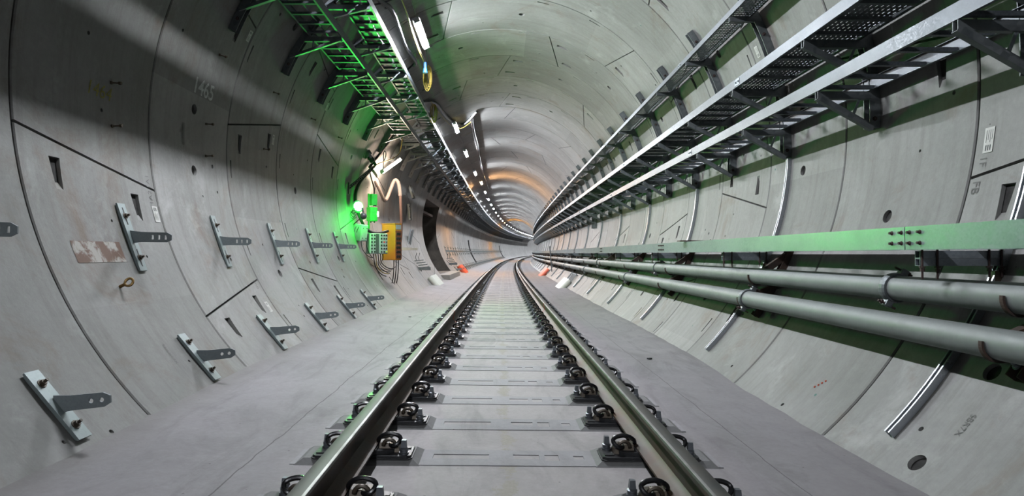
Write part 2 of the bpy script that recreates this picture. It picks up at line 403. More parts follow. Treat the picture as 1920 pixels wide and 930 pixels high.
def cut_joint(mb, s0, a0, s1, a1, w=.015, d=.03):
    N = 10; vs = []
    for i in range(N+1):
        t = i/N; s = s0-.02+(s1-s0+.04)*t; a = a0+(a1-a0)*t
        p, es, ep, er = frame(s, a)
        dirv = (es*(s1-s0)+ep*(rad(a1-a0)*R)).normalized(); nn = dirv.cross(er).normalized()
        for q in (-1, 1):
            vs.append(p+nn*q*(w/2)*1.9-er*.05)
        for q in (1, -1): vs.append(p+nn*q*w/2+er*d)
    fs = []
    for i in range(N):
        for j in range(4): fs.append((i*4+j, i*4+(j+1) % 4, (i+1)*4+(j+1) % 4, (i+1)*4+j))
    fs += [(3, 2, 1, 0), (N*4, N*4+1, N*4+2, N*4+3)]
    mb.add(vs, fs)
def fixn(mb):
    me = mb.mesh('t'); bm = bmesh.new(); bm.from_mesh(me); bmesh.ops.recalc_face_normals(bm, faces=bm.faces); bm.to_mesh(me); bm.free(); return me
def lining(name, p0, p1):
    allm = MB(); meshes = []
    NEAR = range(-2, 9)
    for k in range(-9, 168):
        s0 = Z0+k*L; near = k in NEAR
        arcs = [(p0, p1)]
        if name == 'wall_left' and k in (13, 14, 15): arcs = [(-71.5, p1), (p0, -128.5)]
        for (a, b) in arcs:
            a, b = min(a, b), max(a, b)
            mb = ringarc(k, a, b, 1.5 if near else (3 if k < 60 else 5))
            if not near:
                meshes.append(fixn(mb))
                # slanted segment joints of far rings: thin dark gasket strips set in the surface
                continue
            o = bpy.data.objects.new('t', fixn(mb)); COL.objects.link(o)
            cj = MB(); cs = MB(); ck = MB(); nj = ns_ = nk = 0
            for (j0, j1) in segjoints(k):
                if a+2 < min(j0, j1) and max(j0, j1) < b-2:
                    cut_joint(cj, s0, j0, s0+L, j1); nj += 1
                dirn = -1 if (j0+j1) < 0 else 1
                if k in (2,) and j0 > 60: dirn = -1
                for off in (-.43, .43):
                    jm = j0+(j1-j0)*(.5+off/L); q = jm+dirn*4.3
                    if a+3 < q < b-3: cut_knife(ck, s0+L/2+off, q, dirn); nk += 1
                jm = (j0+j1)/2
                for off in (24.6, 36.0):
                    q = jm+off
                    if q > 142: continue
                    if a+2 < q < b-2 and not (k > 1 and off > 30): cut_socket(cs, s0+L/2, q); ns_ += 1
                if k >= 2:
                    for off, so in ((13, -.66), (31, -.64), (48, -.66)):
                        q = jm+off
                        if a+3 < q < b-3: cut_knife(ck, s0+L/2+so, q, 1 if q > 0 else -1, .2, .035, .05); nk += 1
            # small bolt holes
            for i in range(5):
                q = random.uniform(a+4, b-4); cut_socket(cs, s0+random.uniform(.2, 1.3), q, random.choice((.012, .016, .022)), .03); ns_ += 1
            for c, n_ in ((cj, nj), (cs, ns_), (ck, nk)):
                if n_:
                    co = bpy.data.objects.new('c', fixn(c)); COL.objects.link(co); boolean(o, co)
            meshes.append(o.data); bpy.data.objects.remove(o)
    bm = bmesh.new()
    for me in meshes: bm.from_mesh(me); bpy.data.meshes.remove(me)
    uvl = bm.loops.layers.uv.new('UVMap')
    for f in bm.faces:
        f.smooth = True
        for l in f.loops:
            c = l.vert.co; l[uvl].uv = (c.y, math.atan2(c.x-TCU, c.z-TCZ)*R)
    for v in bm.verts: v.co = toP(v.co)
    me = bpy.data.meshes.new(name); bm.to_mesh(me); bm.free()
    me.set_sharp_from_angle(angle=rad(20))
    me.materials.append(MT['lining'])
    o = bpy.data.objects.new(name, me); COL.objects.link(o); tag(o, kind='structure')
    return o
wall_left = lining('wall_left', -142, -50)
ceiling = lining('ceiling', -50, 50)
wall_right = lining('wall_right', 50, 142)
# gasket shell behind the joints
def shell(p0, p1, d, s0, s1, ds, nphi):
    mb = MB(); ns_ = int((s1-s0)/ds); vs = []
    for i in range(ns_+1):
        for j in range(nphi+1):
            vs.append(W(s0+(s1-s0)*i/ns_, p0+(p1-p0)*j/nphi, d))
    mb.add(vs, [(i*(nphi+1)+j, i*(nphi+1)+j+1, (i+1)*(nphi+1)+j+1, (i+1)*(nphi+1)+j) for i in range(ns_) for j in range(nphi)], 0, True)
    return mb
for nm, a, b, par in (('joint_gasket', -50, 50, ceiling), ('joint_gasket', 50, 142, wall_right), ('joint_gasket', -70, -50, wall_left), ('joint_gasket', -142, -129, wall_left)):
    shell(a, b, -.026, -9.6, 256, 2, 24).build(nm, 'gasket', par)
for a, b in ((-9.6, Z0+13*L), (Z0+16*L, 256)):
    shell(-129, -70, -.026, a, b, 2, 24).build('joint_gasket', 'gasket', wall_left)
# slanted joints on the rings further away: rubber strips lying in the joints
def farjoints(par, p0, p1):
    mb = MB(); n = 0
    for k in range(9, 60):
        for j0, j1 in segjoints(k):
            if p0+2 < min(j0, j1) and max(j0, j1) < p1-2:
                if par is wall_left and k in (13, 14, 15) and -130 < j0 < -70: continue
                s0 = Z0+k*L; pts = []
                for i in range(7):
                    t = i/6; pts.append(W(s0+L*t, j0+(j1-j0)*t, .001))
                mb.tube(pts, .006, 5, caps=False); n += 1
    mb.build('joint_gasket', 'gasket', par)
farjoints(wall_left, -142, -50); farjoints(ceiling, -50, 50); farjoints(wall_right, 50, 142)

# ---- floor slab
def redge(s): t = min(1, max(0, (s-4.2)/3.0)); return -.300+.055*t
def ledge(s): t = min(1, max(0, (s-2.5)/3.0)); return -.155+.04*t
def floorprof(s):
    le, re = ledge(s), redge(s)
    return [(-2.42, le+.02), (-2.3, le+.01), (-2.19, le), (-2.1, le-.012), (-1.95, le-.028), (-1.7, -.178), (-1.5, -.205), (-1.345, -.224), (-1.335, -.226), (-1.2, -.226), (-1.0, -.228), (-.5, -.236),
            (0, -.245), (.5, -.254), (1.0, -.262), (1.2, -.266), (1.395, -.271), (1.405, -.272), (1.6, -.278), (1.8, (-.288+re)/2), (1.95, re+.003), (2.05, re), (2.25, re+.005), (2.42, re+.01)]
def fbend(z, s): return z
mb = MB(); S = [-9.6+.25*i for i in range(120)]+[20.5+2*i for i in range(119)]
fp = floorprof(0); nf = len(fp); vs = []
import mathutils.noise as mn
for s in S:
    for u, z in floorprof(s):
        edge = 1 if abs(u) > 1.15 else 0
        zz = z+edge*.010*mn.noise(Vector((u*1.3, s*.9, 0)))+(.006*mn.noise(Vector((u*5, s*4, 3))) if abs(u) > 1.9 else 0)
        vs.append(P(s, u, zz))
mb.add(vs, [(i*nf+j, i*nf+j+1, (i+1)*nf+j+1, (i+1)*nf+j) for i in range(len(S)-1) for j in range(nf-1)], 0, True)
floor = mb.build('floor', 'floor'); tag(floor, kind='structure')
uvl = floor.data.uv_layers.new(name='UVMap')
fv = [(s, u) for s in S for (u, z) in floorprof(s)]
for lp in floor.data.loops: uvl.data[lp.index].uv = fv[lp.vertex_index]

# ---- side passage on the left
s0, s1 = Z0+13*L, Z0+16*L
mb = MB()
def quad(mb, pts, mi=0): mb.add([P(*p) for p in pts], [(0, 1, 2, 3)], mi)
ut, zt = wp(-71.5); ub, zb = wp(-128.5); D = -4.6
ub2 = wp(-128.5)[0]
quad(mb, [(s0, D, zb), (s1, D, zb), (s1, D, zt), (s0, D, zt)])
for ss in (s0, s1):
    pts = [(ss, D, zb), (ss, D, zt)]+[(ss,)+wp(a, -.004) for a in [-71.5-57*i/12 for i in range(13)]]
    mb.add([P(*p) for p in pts], [tuple(range(len(pts)))])
quad(mb, [(s0, ut, zt), (s1, ut, zt), (s1, D, zt), (s0, D, zt)])
quad(mb, [(s0, ub, zb), (s1, ub, zb), (s1, D, zb), (s0, D, zb)])
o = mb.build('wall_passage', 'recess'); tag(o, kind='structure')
# step block at the foot of the passage
mb = MB(); mb.hexa([P(s0-.1, -2.62, -.15), P(s0-.1, -1.98, -.17), P(s1+.3, -1.98, -.17), P(s1+.3, -2.62, -.15), P(s0-.1, -2.62, .075), P(s0-.1, -2.02, .06), P(s1+.3, -2.02, .06), P(s1+.3, -2.62, .075)])
tag(mb.build('passage_step', 'floor', bevel=.01), 'pale concrete step block at the foot of the dark side opening', 'step')
mb = MB()
for z_, u_ in ((2.5, -3.3),):
    mb.hexa([P(s0+.02, u_-.1, z_), P(s0+.02, u_+.1, z_), P(s1-.02, u_+.1, z_), P(s1-.02, u_-.1, z_), P(s0+.02, u_-.1, z_+.1), P(s0+.02, u_+.1, z_+.1), P(s1-.02, u_+.1, z_+.1), P(s1-.02, u_-.1, z_+.1)])
tag(mb.build('cross_beam', 'rust'), 'dark steel cross beam inside the dark side opening', 'beam')

# ================================================================ TRACK
def rail_profile():
    h = [(-.075, 0), (.075, 0), (.075, .0115), (.045, .020), (.022, .030), (.0105, .042), (.0083, .08), (.0095, .115), (.014, .125), (.030, .131), (.0355, .137), (.0365, .158), (.032, .167), (.022, .1705),
         (0, .172), (-.022, .1705), (-.032, .167), (-.0365, .158), (-.0355, .137), (-.030, .131), (-.014, .125), (-.0095, .115), (-.0083, .08), (-.0105, .042), (-.022, .030), (-.045, .020), (-.075, .0115)]
    return h
def sweep(mb, prof, s0, s1, ds, mi=lambda j: 0, smooth=lambda j: False, caps=True, grow=None):
    n = max(1, int(math.ceil((s1-s0)/ds))); m = len(prof); vs = []
    s = [s0+(s1-s0)*i/n for i in range(n+1)]
    for q in s:
        for u, z in prof: vs.append(P(q, u, z))
    o = len(mb.v); mb.v += vs
    for i in range(n):
        for j in range(m):
            a, b = i*m+j, i*m+(j+1) % m
            mb.f.append([o+a, o+b, o+b+m, o+a+m]); mb.mi.append(mi(j)); mb.sm.append(smooth(j))
    if caps:
        mb.f.append([o+i for i in range(m)][::-1]); mb.mi.append(0); mb.sm.append(False)
        mb.f.append([o+n*m+i for i in range(m)]); mb.mi.append(0); mb.sm.append(False)
def cantpt(u, z): return (u*cos(CANT)+z*sin(CANT), z*cos(CANT)-u*sin(CANT))
for sd, lab in ((-1, 'left running rail of the track, dark steel with polished head'), (1, 'right running rail of the track, dark steel with polished head')):
    mb = MB(); tilt = -sd*.03
    prof = []
    for x, y in rail_profile():
        xx, yy = x*cos(tilt)+(y-.172)*sin(tilt), (y-.172)*cos(tilt)-x*sin(tilt)
        prof.append(cantpt(sd*.7535+xx, yy))
    sweep(mb, prof, -9, 250, .5, mi=lambda j, g=((11, 12) if sd < 0 else (15, 16)): 1 if j in g else (2 if 11 <= j <= 16 else 0), smooth=lambda j: True)
    o = mb.build('rail', ['rail', 'railtop', 'railside']); tag(o, lab, 'rail', 'running rails')
    c = MB()   # red crayon mark across the rail
    uu = sd*.7535
    sm_ = 9.2 if sd < 0 else 10.9
    pts = [(sm_, uu-sd*.012, .0015), (sm_+.01, uu-sd*.034, -.006), (sm_+.02, uu-sd*.039, -.03), (sm_, uu-sd*.028, -.075), (sm_, uu-sd*.02, -.12), (sm_-.04, uu-sd*.05, -.145), (sm_-.1, uu-sd*.074, -.155)]
    pts = [P(p[0], *cantpt(p[1], p[2])) for p in pts]
    c.tube(pts, .004, 6).build('paint_mark', 'redmark', o)

# fastening prototype, local frame: x towards track centre, y along, z up from slab; mirrored for the right rail
PL = .0      # slab height in the prototype
ROWS = [2.666+.6554*i for i in range(-3, 135)]
def sleeper_mesh():
    mb = MB()
    mb.box((0, 0, -.04), (2.24, .25, .084))
    me = fixn(mb); o = bpy.data.objects.new('t', me); COL.objects.link(o)
    c = MB()
    for x0, x1, y0, y1 in ((-.40, -.10, -.02, .05), (.03, .17, -.02, .05), (.20, .275, -.045, .05), (.355, .41, -.02, .035)):
        c.box(((x0+x1)/2, (y0+y1)/2, .0), (x1-x0, y1-y0, .03))
    co = bpy.data.objects.new('c', fixn(c)); COL.objects.link(co); boolean(o, co)
    bm = bmesh.new(); bm.from_mesh(o.data); bpy.data.objects.remove(o)
    me2 = bpy.data.meshes.new('concrete_sleeper'); bm.to_mesh(me2); bm.free()
    for uv_ in (me2.uv_layers.new(name='UVMap'),): pass
    me2.materials.append(MT['sleeper']); return me2
slp_me = sleeper_mesh()
def seat_mesh(sx):
    mb = MB()
    if True:
        c = sx*.7765
        b = [(c-.335, -.145), (c+.335, -.145), (c+.335, .145), (c-.335, .145)]; t = [(c-.28, -.10), (c+.28, -.10), (c+.28, .10), (c-.28, .10)]
        mb.hexa([(x, y, -.01) for x, y in b]+[(x, y, .026) for x, y in t])
    return mb
seat_mes = [seat_mesh(q).mesh('rail_seat') for q in (-1, 1)]
for q in seat_mes: q.materials.append(MT['seat'])
def bolt_mb(c):
    x, y, z = c; mb = MB()
    mb.cyl((x, y, z), (x, y, z+.008), .026, 16); mb.cyl((x, y, z+.009), (x, y, z+.017), .021, 16); mb.cyl((x, y, z+.019), (x, y, z+.027), .022, 16)
    mb.cyl((x, y, z+.028), (x, y, z+.034), .024, 16, .015)
    mb.box((x, y, z+.052), (.03, .03, .038), taper=(.8, .8)); return mb
def clip_pts(sx):
    p = [(0, .04, 0), (0, .0, 0), (0, -.03, 0), (-.02, -.05, .002), (-.045, -.045, .01), (-.058, -.03, .03), (-.054, -.018, .042), (-.030, -.012, .054), (.004, -.01, .058), (.034, -.01, .052), (.058, -.008, .036), (.068, .002, .018), (.068, .02, .006), (.066, .04, .004)]
    q = []
    for i in range(len(p)-1):
        for t in (0, .5): q.append(tuple(p[i][k]*(1-t)+p[i+1][k]*t for k in range(3)))
    q.append(p[-1])
    for _ in range(2): q = [q[0]]+[tuple((q[i-1][k]+2*q[i][k]+q[i+1][k])/4 for k in range(3)) for i in range(1, len(q)-1)]+[q[-1]]
    return [(sx*a, b, c) for a, b, c in q]
def fastening(parts=True, name='rail_fastening'):
    """centre of rail at x=0; both sides get shoulder, clip, bolt"""
    root = bpy.data.objects.new(name, None); COL.objects.link(root)
    mats = {}
    M_ = dict(base_plate=('platedark', MB()), rubber_pad=('rubber', MB()), rail_pad=('rubber', MB()))
    # base plate with rounded (chamfered) corners, diagonal lugs
    def oct_(hx, hy, c): return [(-hx+c, -hy), (hx-c, -hy), (hx, -hy+c), (hx, hy-c), (hx-c, hy), (-hx+c, hy), (-hx, hy-c), (-hx, -hy+c)]
    def slab(mb, pr, z0, z1, ty=1.0):
        n = len(pr); mb.add([(x, y, z0) for x, y in pr]+[(x*ty, y*ty, z1) for x, y in pr], [tuple(range(n))[::-1], tuple(range(n, 2*n))]+[(i, (i+1) % n, n+(i+1) % n, n+i) for i in range(n)])
    slab(M_['rubber_pad'][1], oct_(.262, .098, .02), .026, .031)
    bp = M_['base_plate'][1]; slab(bp, oct_(.255, .092, .02), .031, .043, .99)
    # oval raised body under the rail
    ov = [(.185*cos(t)*(1 if abs(cos(t)) < .8 else 1), .082*sin(t)) for t in [2*pi*i/24 for i in range(24)]]
    slab(bp, [(max(-.165, min(.165, x)), y) for x, y in ov], .043, .064)
    # slots in the plate lugs shown as raised rims
    for sx in (-1, 1): bp.box((sx*.215, sx*.045, .046), (.05, .03, .006))
    M_['rail_pad'][1].box((0, 0, .068), (.15, .17, .008))
    obs = {}
    for k, (mt, mb) in M_.items(): obs[k] = mb.build(k, mt, root)
    for sx in (-1, 1):
        mb = MB()
        mb.hexa([(sx*.079, -.04, .045), (sx*.19, -.035, .045), (sx*.19, .055, .045), (sx*.079, .055, .045), (sx*.082, -.022, .092), (sx*.175, -.02, .088), (sx*.175, .045, .088), (sx*.082, .045, .092)])
        arc = [(sx*(.135)+.032*cos(t), -.036, .080+.032*sin(t)) for t in [pi*i/10 for i in range(11)]]
        mb.tube(arc, .010, 8)
        mb.build('shoulder', 'iron', root, weld=True)
        x0 = sx*.137
        MB().tube([(x0-a, b, .080+c) for a, b, c in clip_pts(sx)], .0115, 10).build('spring_clip', 'black', root)
        b_ = bolt_mb((sx*.213, -sx*.05+.005, .043)).build('anchor_bolt', 'bolt', root)
    return root
fast = fastening()
fast_far_me = None
def join_meshes(objs, name, inv=None):
    bm = bmesh.new(); mats = []
    for o in objs:
        me = o.data; t = bmesh.new(); t.from_mesh(me)
        idx = []
        for m in me.materials:
            if m not in mats: mats.append(m)
            idx.append(mats.index(m))
        for f in t.faces: f.material_index = idx[f.material_index] if idx else 0
        tm = bpy.data.meshes.new('x'); t.to_mesh(tm); t.free()
        n0 = len(bm.faces); bm.from_mesh(tm); bpy.data.meshes.remove(tm)
    me = bpy.data.meshes.new(name); bm.to_mesh(me); bm.free()
    for m in mats: me.materials.append(m)
    return me
fast_far_me = join_meshes(list(fast.children), 'rail_fastening')
fast_kids = kidtree(fast)
first = True
nrow = -3
for i, s in enumerate(ROWS):
    if s < .6: continue
    vis = s > 1.9
    # sleeper
    o = bpy.data.objects.new('concrete_sleeper', slp_me); COL.objects.link(o); o.location = P(s+.02, 0, -.243); o.rotation_euler = (0, CANT, -pth(s))
    for q in seat_mes: st = bpy.data.objects.new('rail_seat', q); COL.objects.link(st); st.parent = o
    n = nrow; nrow += 1
    if n < 0: lab = 'out of view concrete sleeper below the camera'
    elif n < 20: lab = '%s concrete sleeper from the camera, cast flush into the slab' % ORD[n]
    else: lab = 'distant concrete sleeper cast flush into the slab, more than twenty rows away'
    tag(o, lab, 'sleeper', 'concrete sleepers in the track slab')
    for sd in (-1, 1):
        u0, z0 = cantpt(sd*.7535, -.172-.073)
        if n < 22:
            if first: r = fast; first = False
            else:
                r = copy_tree(fast, fast_kids, 0)
        else:
            r = bpy.data.objects.new('rail_fastening', fast_far_me); COL.objects.link(r)
        r.location = P(s+.0, u0, z0)
        r.rotation_euler = (0, CANT, -pth(s)+(pi if False else 0))
        sn = 'left' if sd < 0 else 'right'
        lab = 'out of view clip fastening of the %s rail below the camera' % sn if n < 0 else ('%s clip fastening from the camera holding the %s rail' % (ORD[n], sn)) if n < 20 else ('distant clip fastening holding the %s rail, beyond the twentieth row' % sn)
        tag(r, lab, 'rail fastening', 'rail fastenings')

# ================================================================ RIGHT SIDE SERVICES
def arc_channel(mb, s, p0, p1, wS, dep, t, lips=0, n=18, d0=0.003, mi=0):
    """curved U channel on the lining at local s=0 (straight coords x=u, y=ds, z). web on the wall, open inwards"""
    h = wS/2
    prof = [(-h, 0), (-h, dep)]
    if lips: prof += [(-h+lips, dep), (-h+lips, dep-t*1.5), (-h+t, dep-t*1.5)]
    else: prof += [(-h+t, dep)]
    prof += [(-h+t, t), (h-t, t)]
    if lips: prof += [(h-t, dep-t*1.5), (h-lips, dep-t*1.5), (h-lips, dep)]
    else: prof += [(h-t, dep)]
    prof += [(h, dep), (h, 0)]
    m = len(prof); vs = []
    for i in range(n+1):
        a = p0+(p1-p0)*i/n
        for y, d in prof:
            u, z = wp(a, d+d0); vs.append((u, s+y, z))
    fs = [(i*m+j, i*m+(j+1) % m, (i+1)*m+(j+1) % m, (i+1)*m+j) for i in range(n) for j in range(m)]
    fs += [tuple(range(m))[::-1], tuple(range(n*m, n*m+m))]
    mb.add(vs, fs, mi)
def uchan(w, h, t): return [(-w/2, h/2), (-w/2, -h/2), (w/2, -h/2), (w/2, h/2), (w/2-t, h/2), (w/2-t, -h/2+t), (-w/2+t, -h/2+t), (-w/2+t, h/2)]
def shift(mb, du, dz):
    for v in mb.v: v.x -= du; v.z -= dz
    return mb
def rbolt(mb, c, ax, r=.014, l=.02, mi=0):
    c, ax = Vector(c), Vector(ax).normalized()
    mb.cyl(c, c+ax*.004, r*1.5, 12, mi=mi); mb.cyl(c+ax*.004, c+ax*(.004+l*.6), r, 6, mi=mi, smooth=False); mb.cyl(c+ax*(l*.6), c+ax*l*1.5, r*.5, 8, mi=mi)

def right_bracket():
    O = (2.9, 1.9)
    root = bpy.data.objects.new('tray_bracket', None); COL.objects.link(root)
    def B(mb, name, mat, **k): return shift(mb, *O).build(name, mat, root, **k)
    mb = MB(); arc_channel(mb, 0, 54.5, 92.4, .085, .085, .006, n=24); B(mb, 'wall_post', 'galvdark', weld=True)
    # arms and struts
    for nm, z, tip, root_u in (('arm', 2.112, 2.50, 2.935), ('arm', 2.525, 2.39, 2.90)):
        mb = MB(); mb.prism(uchan(.044, .062, .005), (tip, -.03, z), (root_u, -.03, z)); B(mb, nm, 'galvdark', weld=True)
        mb = MB(); mb.prism(uchan(.045, .048, .005), (tip+.005, -.03, z-.012), (root_u+.015, -.03, z-.262), mi=0); B(mb, 'strut', 'galvdark', weld=True)
        mb = MB(); mb.bar((root_u-.09, -.03, z-.03), (root_u-.14, -.03, z-.155), .02, .012, (0, 1, 0)); B(mb, 'tie', 'galv')
    mb = MB(); mb.prism(uchan(.042, .055, .005), (2.365, -.03, 3.30), (2.70, -.03, 3.30)); B(mb, 'arm', 'galvdark', weld=True)
    for a in (57.5, 67, 82.5, 91):
        u, z = wp(a, .088); aa = rad(a); m2 = MB(); uo, zo = wp(a, .05)
        rbolt(m2, (uo, -.043, zo), (0, -1, 0), .012, .018); B(m2, 'bolt', 'boltbrown')
    return root, O
rb, O_rb = right_bracket(); rb_kids = kidtree(rb); rb_far = join_meshes(list(rb.children), 'tray_bracket')
def place(root, kids, far, s, O, n, nearmax, label, farlabel, cat, group, used, off=0):
    if n < nearmax:
        if not used: r = root
        else: r = copy_tree(root, kids, 0)
    else: r = bpy.data.objects.new(root.name.split('.')[0], far); COL.objects.link(r)
    r.location = P(s, O[0], O[1]); r.rotation_euler = (0, 0, -pth(s))
    n -= off
    tag(r, (label % 'hidden, overhead,' if n < 0 else label % ORD[n]) if n < 14 else farlabel, cat, group); return r
for n in range(100):
    s = 4.945+1.518*(n-1)
    place(rb, rb_kids, rb_far, s, O_rb, n, 13, '%s bracket from the camera on the right wall carrying three trays', 'distant three-tray bracket on the right wall, past the fourteenth', 'bracket', 'tray brackets on the right wall', n > 0)
# brackets behind the camera are needed for nothing; trays start before it
def rung_box(mb, s, u0, u1, z, w=.035, h=.03):
    mb.hexa([P(s-w/2, u0, z), P(s-w/2, u1, z), P(s+w/2, u1, z), P(s+w/2, u0, z), P(s-w/2, u0, z+h), P(s-w/2, u1, z+h), P(s+w/2, u1, z+h), P(s+w/2, u0, z+h)])
def crail(u, z0, z1, dirn, fl=.022, t=.003):
    """C side rail: web at u, flanges pointing dirn"""
    f = u+dirn*fl
    p = [(u, z0), (f, z0), (f, z0+t), (u+dirn*t, z0+t), (u+dirn*t, z1-t), (f, z1-t), (f, z1), (u, z1)]
    return p if dirn > 0 else p[::-1]
def perf_sheet(mb, s0, s1, u0, u1, z, ps, gap, ncol, hole):
    """thin sheet with rows of slots: slot length gap of pitch ps along s, ncol columns of slots"""
    wcol = (u1-u0)/ncol; us = []
    for c in range(ncol): a = u0+wcol*c; us += [(a, a+(wcol-hole)/2, False), (a+(wcol-hole)/2, a+(wcol+hole)/2, True), (a+(wcol+hole)/2, a+wcol, False)]
    s = s0; k = 0
    while s < s1-1e-6:
        e = min(s+ps, s1); m = s+(e-s)*gap
        for a, b, h in us:
            if not h: mb.add([P(s, a, z), P(e, a, z), P(e, b, z), P(s, b, z)], [(0, 1, 2, 3)])
            else: mb.add([P(m, a, z), P(e, a, z), P(e, b, z), P(m, b, z)], [(0, 1, 2, 3)])
        s = e; k += 1
def tray_run(name, cat, group, labs, u0, u1, z0, z1, starts, kind, material='tray', nnear=7, rungp=.3, extra=None, skip=1):
    for n in range(len(starts)-1):
        a, b = starts[n]+.004, starts[n+1]-.004
        mid = (a+b)/2
        root = empty(name, a, (u0+u1)/2, z0, rz=0)
        lab = (labs[0] % ('out of view' if n < skip else ORD[n-skip])) if n < 12+skip else labs[1]
        tag(root, lab, cat, group)
        off = Vector(root.location)
        def B(mb, nm, mat, **k):
            for v in mb.v: v -= off
            return mb.build(nm, mat, root, **k)
        ds = .5 if n < 6 else 1.5
        for uu, d in ((u0, 1), (u1, -1)):
            mb = MB(); sweep(mb, crail(uu, z0, z1, d), a, b, ds); B(mb, 'side_rail', material)
        cnt = int((b-a)/rungp)
        if kind != 'narrow':
            if n < nnear:
                for i in range(cnt):
                    mb = MB(); rung_box(mb, a+rungp*(i+.5), u0+.004, u1-.004, z0+.004, .035, .028); B(mb, 'rung', 'galvdark' if kind == 'perf' else material)
            else:
                mb = MB()
                for i in range(cnt): rung_box(mb, a+rungp*(i+.5), u0+.004, u1-.004, z0+.004, .035, .028)
                B(mb, 'rungs', material)
        if kind == 'perf':
            mb = MB()
            if n < 6: perf_sheet(mb, a, b, u0+.004, u1-.004, z0+.034, .06, .5, 11, .007)
            else: mb.add([P(a, u0, z0+.034), P(a, u1, z0+.034), P(b, u1, z0+.034), P(b, u0, z0+.034)], [(0, 1, 2, 3)])
            B(mb, 'perforated_base', 'galvdark')
        if kind == 'narrow':
            mb = MB()
            if n < 6: perf_sheet(mb, a, b, u0+.002, u1-.002, z0+.003, .05, .32, 7, .024)
            else: mb.add([P(a, u0, z0+.003), P(a, u1, z0+.003), P(b, u1, z0+.003), P(b, u0, z0+.003)], [(0, 1, 2, 3)])
            B(mb, 'perforated_base', 'galvdark')
        if extra: extra(root, B, a, b, n)
        # splice plate with bolts at the joint end
        if n < 6:
            for uu, d in ((u0, -1), (u1, 1)):
                mb = MB(); zc = (z0+z1)/2; h = (z1-z0)*.7
                q = [(uu, zc-h/2), (uu+d*.004, zc-h/2), (uu+d*.004, zc+h/2), (uu, zc+h/2)]
                sweep(mb, q if d > 0 else q[::-1], b-.12, b+.0, .3)
                for ss in (b-.1, b-.04):
                    p = P(ss, uu+d*.004, zc); rbolt(mb, p, (d, 0, 0), .008, .01)
                B(mb, 'splice_plate', 'galv', weld=True)
RS = [-6+.4]+[0.45+5.9*i for i in range(0, 42)]
RS2 = [-6+2.0]+[2.3+6.0*i for i in range(0, 41)]
tray_run('cable_ladder', 'cable ladder', 'cable ladder lengths on the right wall', ('%s length of the lowest tray of three on the right wall', 'distant length of the lowest right wall tray'), 2.50, 2.925, 2.146, 2.243, RS2, 'ladder')
tray_run('perforated_tray', 'cable tray', 'perforated tray lengths in the middle of the right wall', ('%s length of the middle perforated tray on the right wall', 'distant length of the middle right wall tray'), 2.39, 2.85, 2.557, 2.645, RS, 'perf')
tray_run('narrow_tray', 'cable tray', 'narrow tray lengths at the top of the right wall', ('%s length of the narrow topmost tray on the right wall', 'distant length of the narrow topmost right wall tray'), 2.365, 2.60, 3.33, 3.392, RS2, 'narrow')

# curved strut channels (every second ring)
def strut_proto():
    O = (2.9, .9); mb = MB(); arc_channel(mb, 0, 92.6, 135.0, .041, .041, .003, lips=.010, n=26, d0=.002)
    return shift(mb, *O).mesh('strut_channel'), O
st_me, O_st = strut_proto(); st_me.materials.append(MT['shiny'])
for n in range(0, 34):
    s = 3.40+3.035*n
    o = bpy.data.objects.new('strut_channel', st_me); COL.objects.link(o); o.location = P(s, *O_st); o.rotation_euler = (0, 0, -pth(s))
    tag(o, ('%s curved zinc strut channel from the camera on the lower right wall' % ORD[n]) if n < 10 else 'distant curved zinc strut channel on the lower right wall', 'strut channel', 'curved strut channels on the right wall')
# double strut arms below the wide ladder
def arm_proto():
    O = (2.75, .86); root = bpy.data.objects.new('cantilever_arm', None); COL.objects.link(root)
    for zc in (.8415, .7985):
        mb = MB(); w, h, t = .041, .041, .003
        prof = [(-w/2, -h/2), (w/2, -h/2), (w/2, h/2), (-w/2, h/2)]
        mb.prism(prof, (2.277, 0, zc), (2.75, 0, zc), caps=False)
        ip = [(-w/2+t, -h/2+t), (w/2-t, -h/2+t), (w/2-t, h/2-t), (-w/2+t, h/2-t)]
        mb.prism(ip[::-1], (2.277, 0, zc), (2.75, 0, zc), caps=False)
        n0 = len(mb.v)-16
        mb.f += [[n0+i, n0+(i+1) % 4, n0+8+(3-(i+1)) % 4, n0+8+(3-i)] for i in range(4)]; mb.mi += [0]*4; mb.sm += [False]*4
        shift(mb, *O).build('strut', 'galv', root)
    for x in (2.285, 2.37):
        mb = MB()
        for y in (-.027, ):
            mb.cyl((x, y, .875), (x, y, .705), .006, 10); mb.cyl((x, y, .765), (x, y, .748), .012, 6, smooth=False); mb.cyl((x, y, .775), (x, y, .768), .016, 12)
        shift(mb, *O).build('hanger_bolt', 'boltbrown', root)
    for x in (2.66, 2.73):
        mb = MB(); mb.cyl((x, -.027, .875), (x, -.027, .715), .006, 10); mb.cyl((x, -.027, .765), (x, -.027, .748), .012, 6, smooth=False); mb.cyl((x, -.027, .775), (x, -.027, .768), .016, 12)
        shift(mb, *O).build('hanger_bolt', 'boltbrown', root)
    mb = MB(); mb.box((2.72, 0, .70), (.05, .045, .10)); shift(mb, *O).build('foot', 'iron', root)
    return root, O
ar, O_ar = arm_proto(); ar_k = kidtree(ar); ar_far = join_meshes(list(ar.children), 'cantilever_arm')
for n in range(0, 28):
    place(ar, ar_k, ar_far, 3.40+3.035*n, O_ar, n, 5, '%s double strut arm from the camera under the wide right ladder', 'distant double strut arm under the wide right ladder', 'bracket', 'arms under the wide ladder', n > 0)
